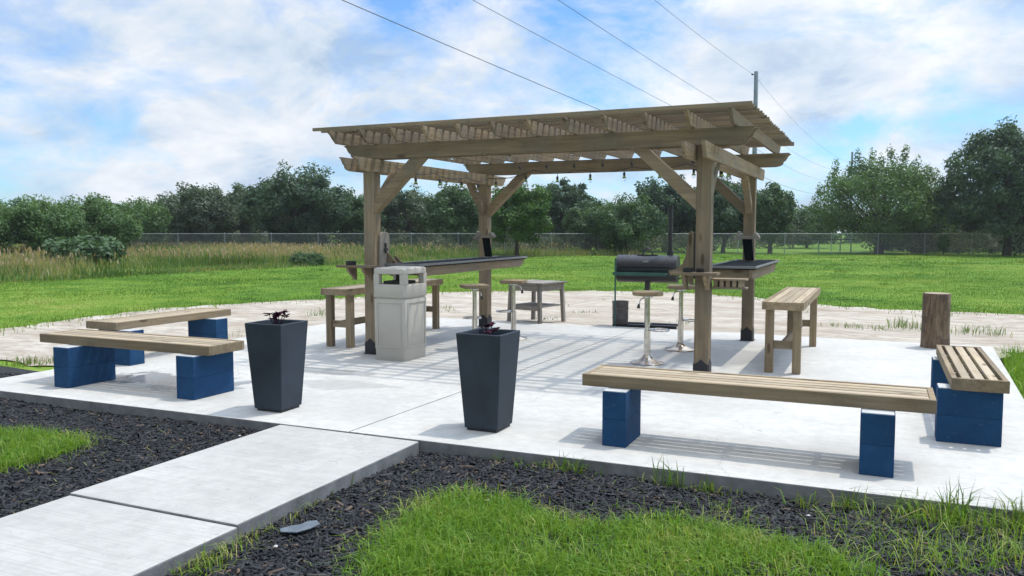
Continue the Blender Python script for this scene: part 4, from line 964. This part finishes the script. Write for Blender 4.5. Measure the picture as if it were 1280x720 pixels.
# ================================================================== BAR STOOLS
def stool(label, x, y, rz, square):
    t = thing('bar_stool', label, 'bar stool', (x, y, 0), rz, 'bar stools')
    mb = MB()
    if square: loft(mb, [(rsq(.165, .165, .02, 3), .815), (rsq(.17, .17, .02, 3), .82), (rsq(.17, .17, .02, 3), .858), (rsq(.165, .165, .02, 3), .862)])
    else: loft(mb, [(rsq(.17, .17, .12, 6), .815), (rsq(.178, .178, .12, 6), .822), (rsq(.178, .178, .12, 6), .855), (rsq(.172, .172, .12, 6), .862)])
    obj('seat', mb, M['benchX'], t, 0, True)
    mb = MB(); mb.lathe([(.062, .79), (.06, .814)], 14); mb.lathe([(.029, .40), (.029, .789)], 14); mb.lathe([(.039, .05), (.038, .399)], 16); obj('pole', mb, M['chrome'], t, 0, True)
    mb = MB(); mb.lathe([(.20, 0.001), (.205, .008), (.19, .018), (.13, .035), (.08, .058), (.05, .085), (.040, .11)], 28); obj('base', mb, M['chrome_base'], t, 0, True)
    ring = [(.036 + .11 + .11 * math.cos(a), .12 * math.sin(a), .40) for a in [math.pi + 2 * math.pi * k / 20 for k in range(21)]]
    mb = MB(); mb.tube(ring, .011, 8); obj('footrest', mb, M['chrome'], t, 0, True)
    mb = MB(); mb.tube([(-.03, -.02, .79), (-.09, -.06, .77), (-.11, -.07, .70)], .007, 6); hl = obj('lever', mb, M['chrome'], t, 0, True)
    mb = MB(); mb.tube([(-.107, -.068, .715), (-.115, -.073, .665)], [.012, .020], 8); obj('lever_grip', mb, M['bracket'], hl, 0, True)
stool('chrome bar stool with wooden seat, nearest the right foreground bench', -2.52, 9.53, R_(20), False)
stool('chrome bar stool with wooden seat beside the right front post, behind another stool', -2.40, 10.78, R_(15), False)
stool('chrome bar stool left of the left rear post, with square wooden seat', -4.95, 9.78, R_(130), True)
stool('chrome bar stool in front of the small grey table, with square wooden seat', -4.88, 10.9, R_(190), True)

# ================================================================== SMALL TABLE, SMOKER, PAIL, STUMP, STONE
st = thing('side_table', 'small weathered grey wooden table with a lower shelf at the back of the patio', 'table', (-5.50, 13.27, DZ - .008), R_(-13))
mb = MB()
for k in range(5): mb.box(-.40 + k * .161, -.40 + k * .161 + .156, -.40, .40, .70, .725)
obj('tabletop', mb, M['greyY'], st, .003)
for sx in (-1, 1):
    for sy in (-1, 1):
        mb = MB(); xa, ya = sx * .30, sy * .34; s = .03
        v = [(xa + sx * .03 + dx * s, ya + sy * .02 + dy * s, 0) for dy in (-1, 1) for dx in (-1, 1)] + [(xa + dx * s, ya + dy * s, .699) for dy in (-1, 1) for dx in (-1, 1)]
        mb.add(v, [(0, 2, 3, 1), (4, 5, 7, 6), (0, 1, 5, 4), (1, 3, 7, 5), (3, 2, 6, 7), (2, 0, 4, 6)]); obj('leg', mb, M['greyZ'], st, .003)
mb = MB(); mb.box(-.268, .268, -.355, -.33, .58, .698); mb.box(-.268, .268, .33, .355, .58, .698); mb.box(-.325, -.30, -.308, .308, .58, .698); mb.box(.30, .325, -.308, .308, .58, .698); obj('apron', mb, M['greyX'], st, .003)
mb = MB(); mb.box(-.33, .33, -.28, .28, .30, .325); mb.box(-.31, .31, -.30, -.281, .24, .325); obj('lower_shelf', mb, M['greyY'], st, .003)

GX, GY = -3.56, 13.45
sm = thing('barrel_smoker', 'black barrel smoker grill with tall chimney behind the patio', 'smoker', (GX, GY, DZ - .006), R_(3))
zc, rb_, hl = .97, .225, .50
def half(a0, a1, z, r, xl, n=16, t=.006):
    mb = MB(); pts = [(r * math.cos(R_(a0 + (a1 - a0) * k / n)), z + r * math.sin(R_(a0 + (a1 - a0) * k / n))) for k in range(n + 1)]; mb.prism(pts, -xl, xl, 'x'); return mb
obj('firebox', half(172, 368, zc, rb_, hl), M['black_metal'], sm, .004, True)
lid = obj('lid', half(9, 171, zc + .003, rb_ + .006, hl + .006), M['black_metal'], sm, .004, True)
mb = MB()
for x in (-.35, .35): mb.tube([(x, (rb_ + .010) * math.cos(a), zc + .003 + (rb_ + .010) * math.sin(a)) for a in [R_(10 + 160 * k / 14) for k in range(15)]], .008, 5)
obj('lid_band', mb, M['black_metal'], lid, 0, True)
mb = MB(); mb.tube([(-.09 + .18 * k / 10, -.03, zc + rb_ + .01 + .11 * math.sin(math.pi * k / 10) ** .7) for k in range(11)], .013, 8); mb.box(-.17, .17, -.06, .0, zc + rb_ + .004, zc + rb_ + .02); obj('lid_handle', mb, M['black_metal'], lid, 0)
mb = MB(); mb.lathe([(.02, -.004), (.02, .004)], 12); mb.v = [(v[0] * 2.4, -rb_ * .86 + v[2], zc + .13 + v[1] * .8) for v in mb.v]; obj('nameplate', mb, M['steel'], lid)
mb = MB(); mb.box(-hl, hl - .12, -.40, -.21, zc - .075, zc - .055); mb.box(-hl, hl - .12, -.405, -.395, zc - .09, zc - .04); obj('front_shelf', mb, M['green_paint'], sm, .003)
mb = MB(); mb.tube([(.36, .05, zc + .18), (.36, .05, zc + .30)], .055, 14); mb.tube([(.36, .05, zc + .30), (.36, .05, 2.02)], .040, 14); obj('chimney', mb, M['black_metal'], sm, 0, True)
mb = MB(); mb.box(hl + .008, hl + .34, -.20, .12, zc + .0, zc + .02); mb.tube([(hl + .01, 0, zc - .16), (hl + .30, 0, zc - .0)], .012, 6); obj('side_shelf', mb, M['black_metal'], sm, .002)
mb = MB(); mb.box(-.04, .04, -.04, .04, .05, zc - rb_ + .01); obj('pedestal', mb, M['black_metal'], sm, .004)
mb = MB(); mb.box(-.55, .52, -.20, -.12, 0, .05); mb.box(-.55, .52, .12, .20, 0, .05); mb.box(-.06, .06, -.119, .119, 0, .049); obj('base', mb, M['black_metal'], sm, .004)
mb = MB(); mb.tube([(-hl + .04, -.38, .0), (-hl + .04, -.38, zc + .19)], .014, 6); obj('support_rod', mb, M['green_paint'], sm)
pl = thing('metal_pail', 'grey metal pail standing on the base of the smoker', 'pail', (GX - .42, GY - .165, DZ + .045))
mb = MB(); mb.lathe([(.125, 0), (.13, .01), (.135, .36), (.142, .368), (.142, .38), (.125, .38), (.12, .05)], 22); obj('pail_body', mb, M['pail'], pl, 0, True)
mb = MB(); mb.lathe([(.1375, .10), (.1385, .11), (.1375, .12)], 22); mb.lathe([(.138, .25), (.1395, .26), (.138, .27)], 22); obj('hoop', mb, M['pail'], pl, 0, True)

mb = MB(); rings = []; nn = 40
ph = [random.uniform(0, 6.28) for _ in range(6)]
for z, sc in ((0, 1.06), (.03, 1.03), (.2, 1.0), (.4, .98), (.6, .985), (.725, .98), (.735, .95)):
    rings.append(([((.172 + .006 * math.sin(3 * a + ph[0] + z) + .005 * math.sin(7 * a + ph[1] + 3 * z) + .003 * math.sin(17 * a + ph[2])) * sc * math.cos(a), (.172 + .006 * math.sin(3 * a + ph[0] + z) + .005 * math.sin(7 * a + ph[1] + 3 * z) + .003 * math.sin(17 * a + ph[2])) * sc * math.sin(a)) for a in [2 * math.pi * k / nn for k in range(nn)]], z))
loft(mb, rings)
stp = thing('tree_stump', 'upright sawn log stump at the back right corner of the patio', 'stump', (.70, 12.45, 0)); obj('log', mb, M['stump'], stp, 0, True)
mb = MB(); mb.lathe([(.155, .7352), (.152, .738)], 30); obj('sawn_top', mb, wood('sawn_end', 'Z', (.26, .19, .12), (.38, .29, .2), (.28, .24, .2), .4, False), stp)

sp = at(378, 674); mb = MB(); mb.prism([(-.11, -.05), (-.02, -.075), (.05, -.045), (.10, .0), (.075, .05), (.02, .045), (-.01, .02), (-.06, .015), (-.12, -.01)], 0, .010, 'z')
tag(obj('flat_stone', mb, M['slate'], None, .004, False, (sp.x, sp.y, GZ + .07), (R_(6), R_(-4), R_(30))), 'flat blue grey stone lying on the mulch by the path', 'stone')
mb = MB()
for px, py in ((96, 500), (140, 510), (205, 521), (60, 508), (300, 556), (262, 530), (1300, 640), (790, 604), (905, 616), (345, 700), (470, 566), (480, 570), (464, 572), (1210, 600), (610, 640), (1010, 660)):
    p = at(px, py); r = random.uniform(.008, .018); ml = Matrix.Rotation(random.uniform(0, 6), 3, 'Z')
    vs = [p + Vector((0, 0, .075)) + ml @ Vector((a * r * 1.5, b * r, c * r * .6)) for a, b, c in ((1, 0, 0), (0, 1, 0), (-1, 0, 0), (0, -1, 0), (0, 0, 1), (0, 0, -1))]
    mb.add(vs, [(0, 1, 4), (1, 2, 4), (2, 3, 4), (3, 0, 4), (1, 0, 5), (2, 1, 5), (3, 2, 5), (0, 3, 5)])
tag(obj('pebbles', mb, M['pebble']), 'pale pebbles scattered on the black mulch', 'pebbles', kind='stuff')

# ------------------------------------------------------------------ air
mh = bpy.data.materials.new('haze_air'); mh.use_nodes = True; nh = mh.node_tree; nh.nodes.clear()
pv = nh.nodes.new('ShaderNodeVolumePrincipled'); pv.inputs['Density'].default_value = .00035; pv.inputs['Color'].default_value = (.93, .96, 1, 1); pv.inputs['Anisotropy'].default_value = .3
oh = nh.nodes.new('ShaderNodeOutputMaterial'); nh.links.new(pv.outputs[0], oh.inputs['Volume'])
hz_ = obj('haze', MB().box(-500, 500, -220, 500, GZ - 1.2, 34), mh); tag(hz_, 'thin pale haze softening the far trees', 'haze', kind='stuff')
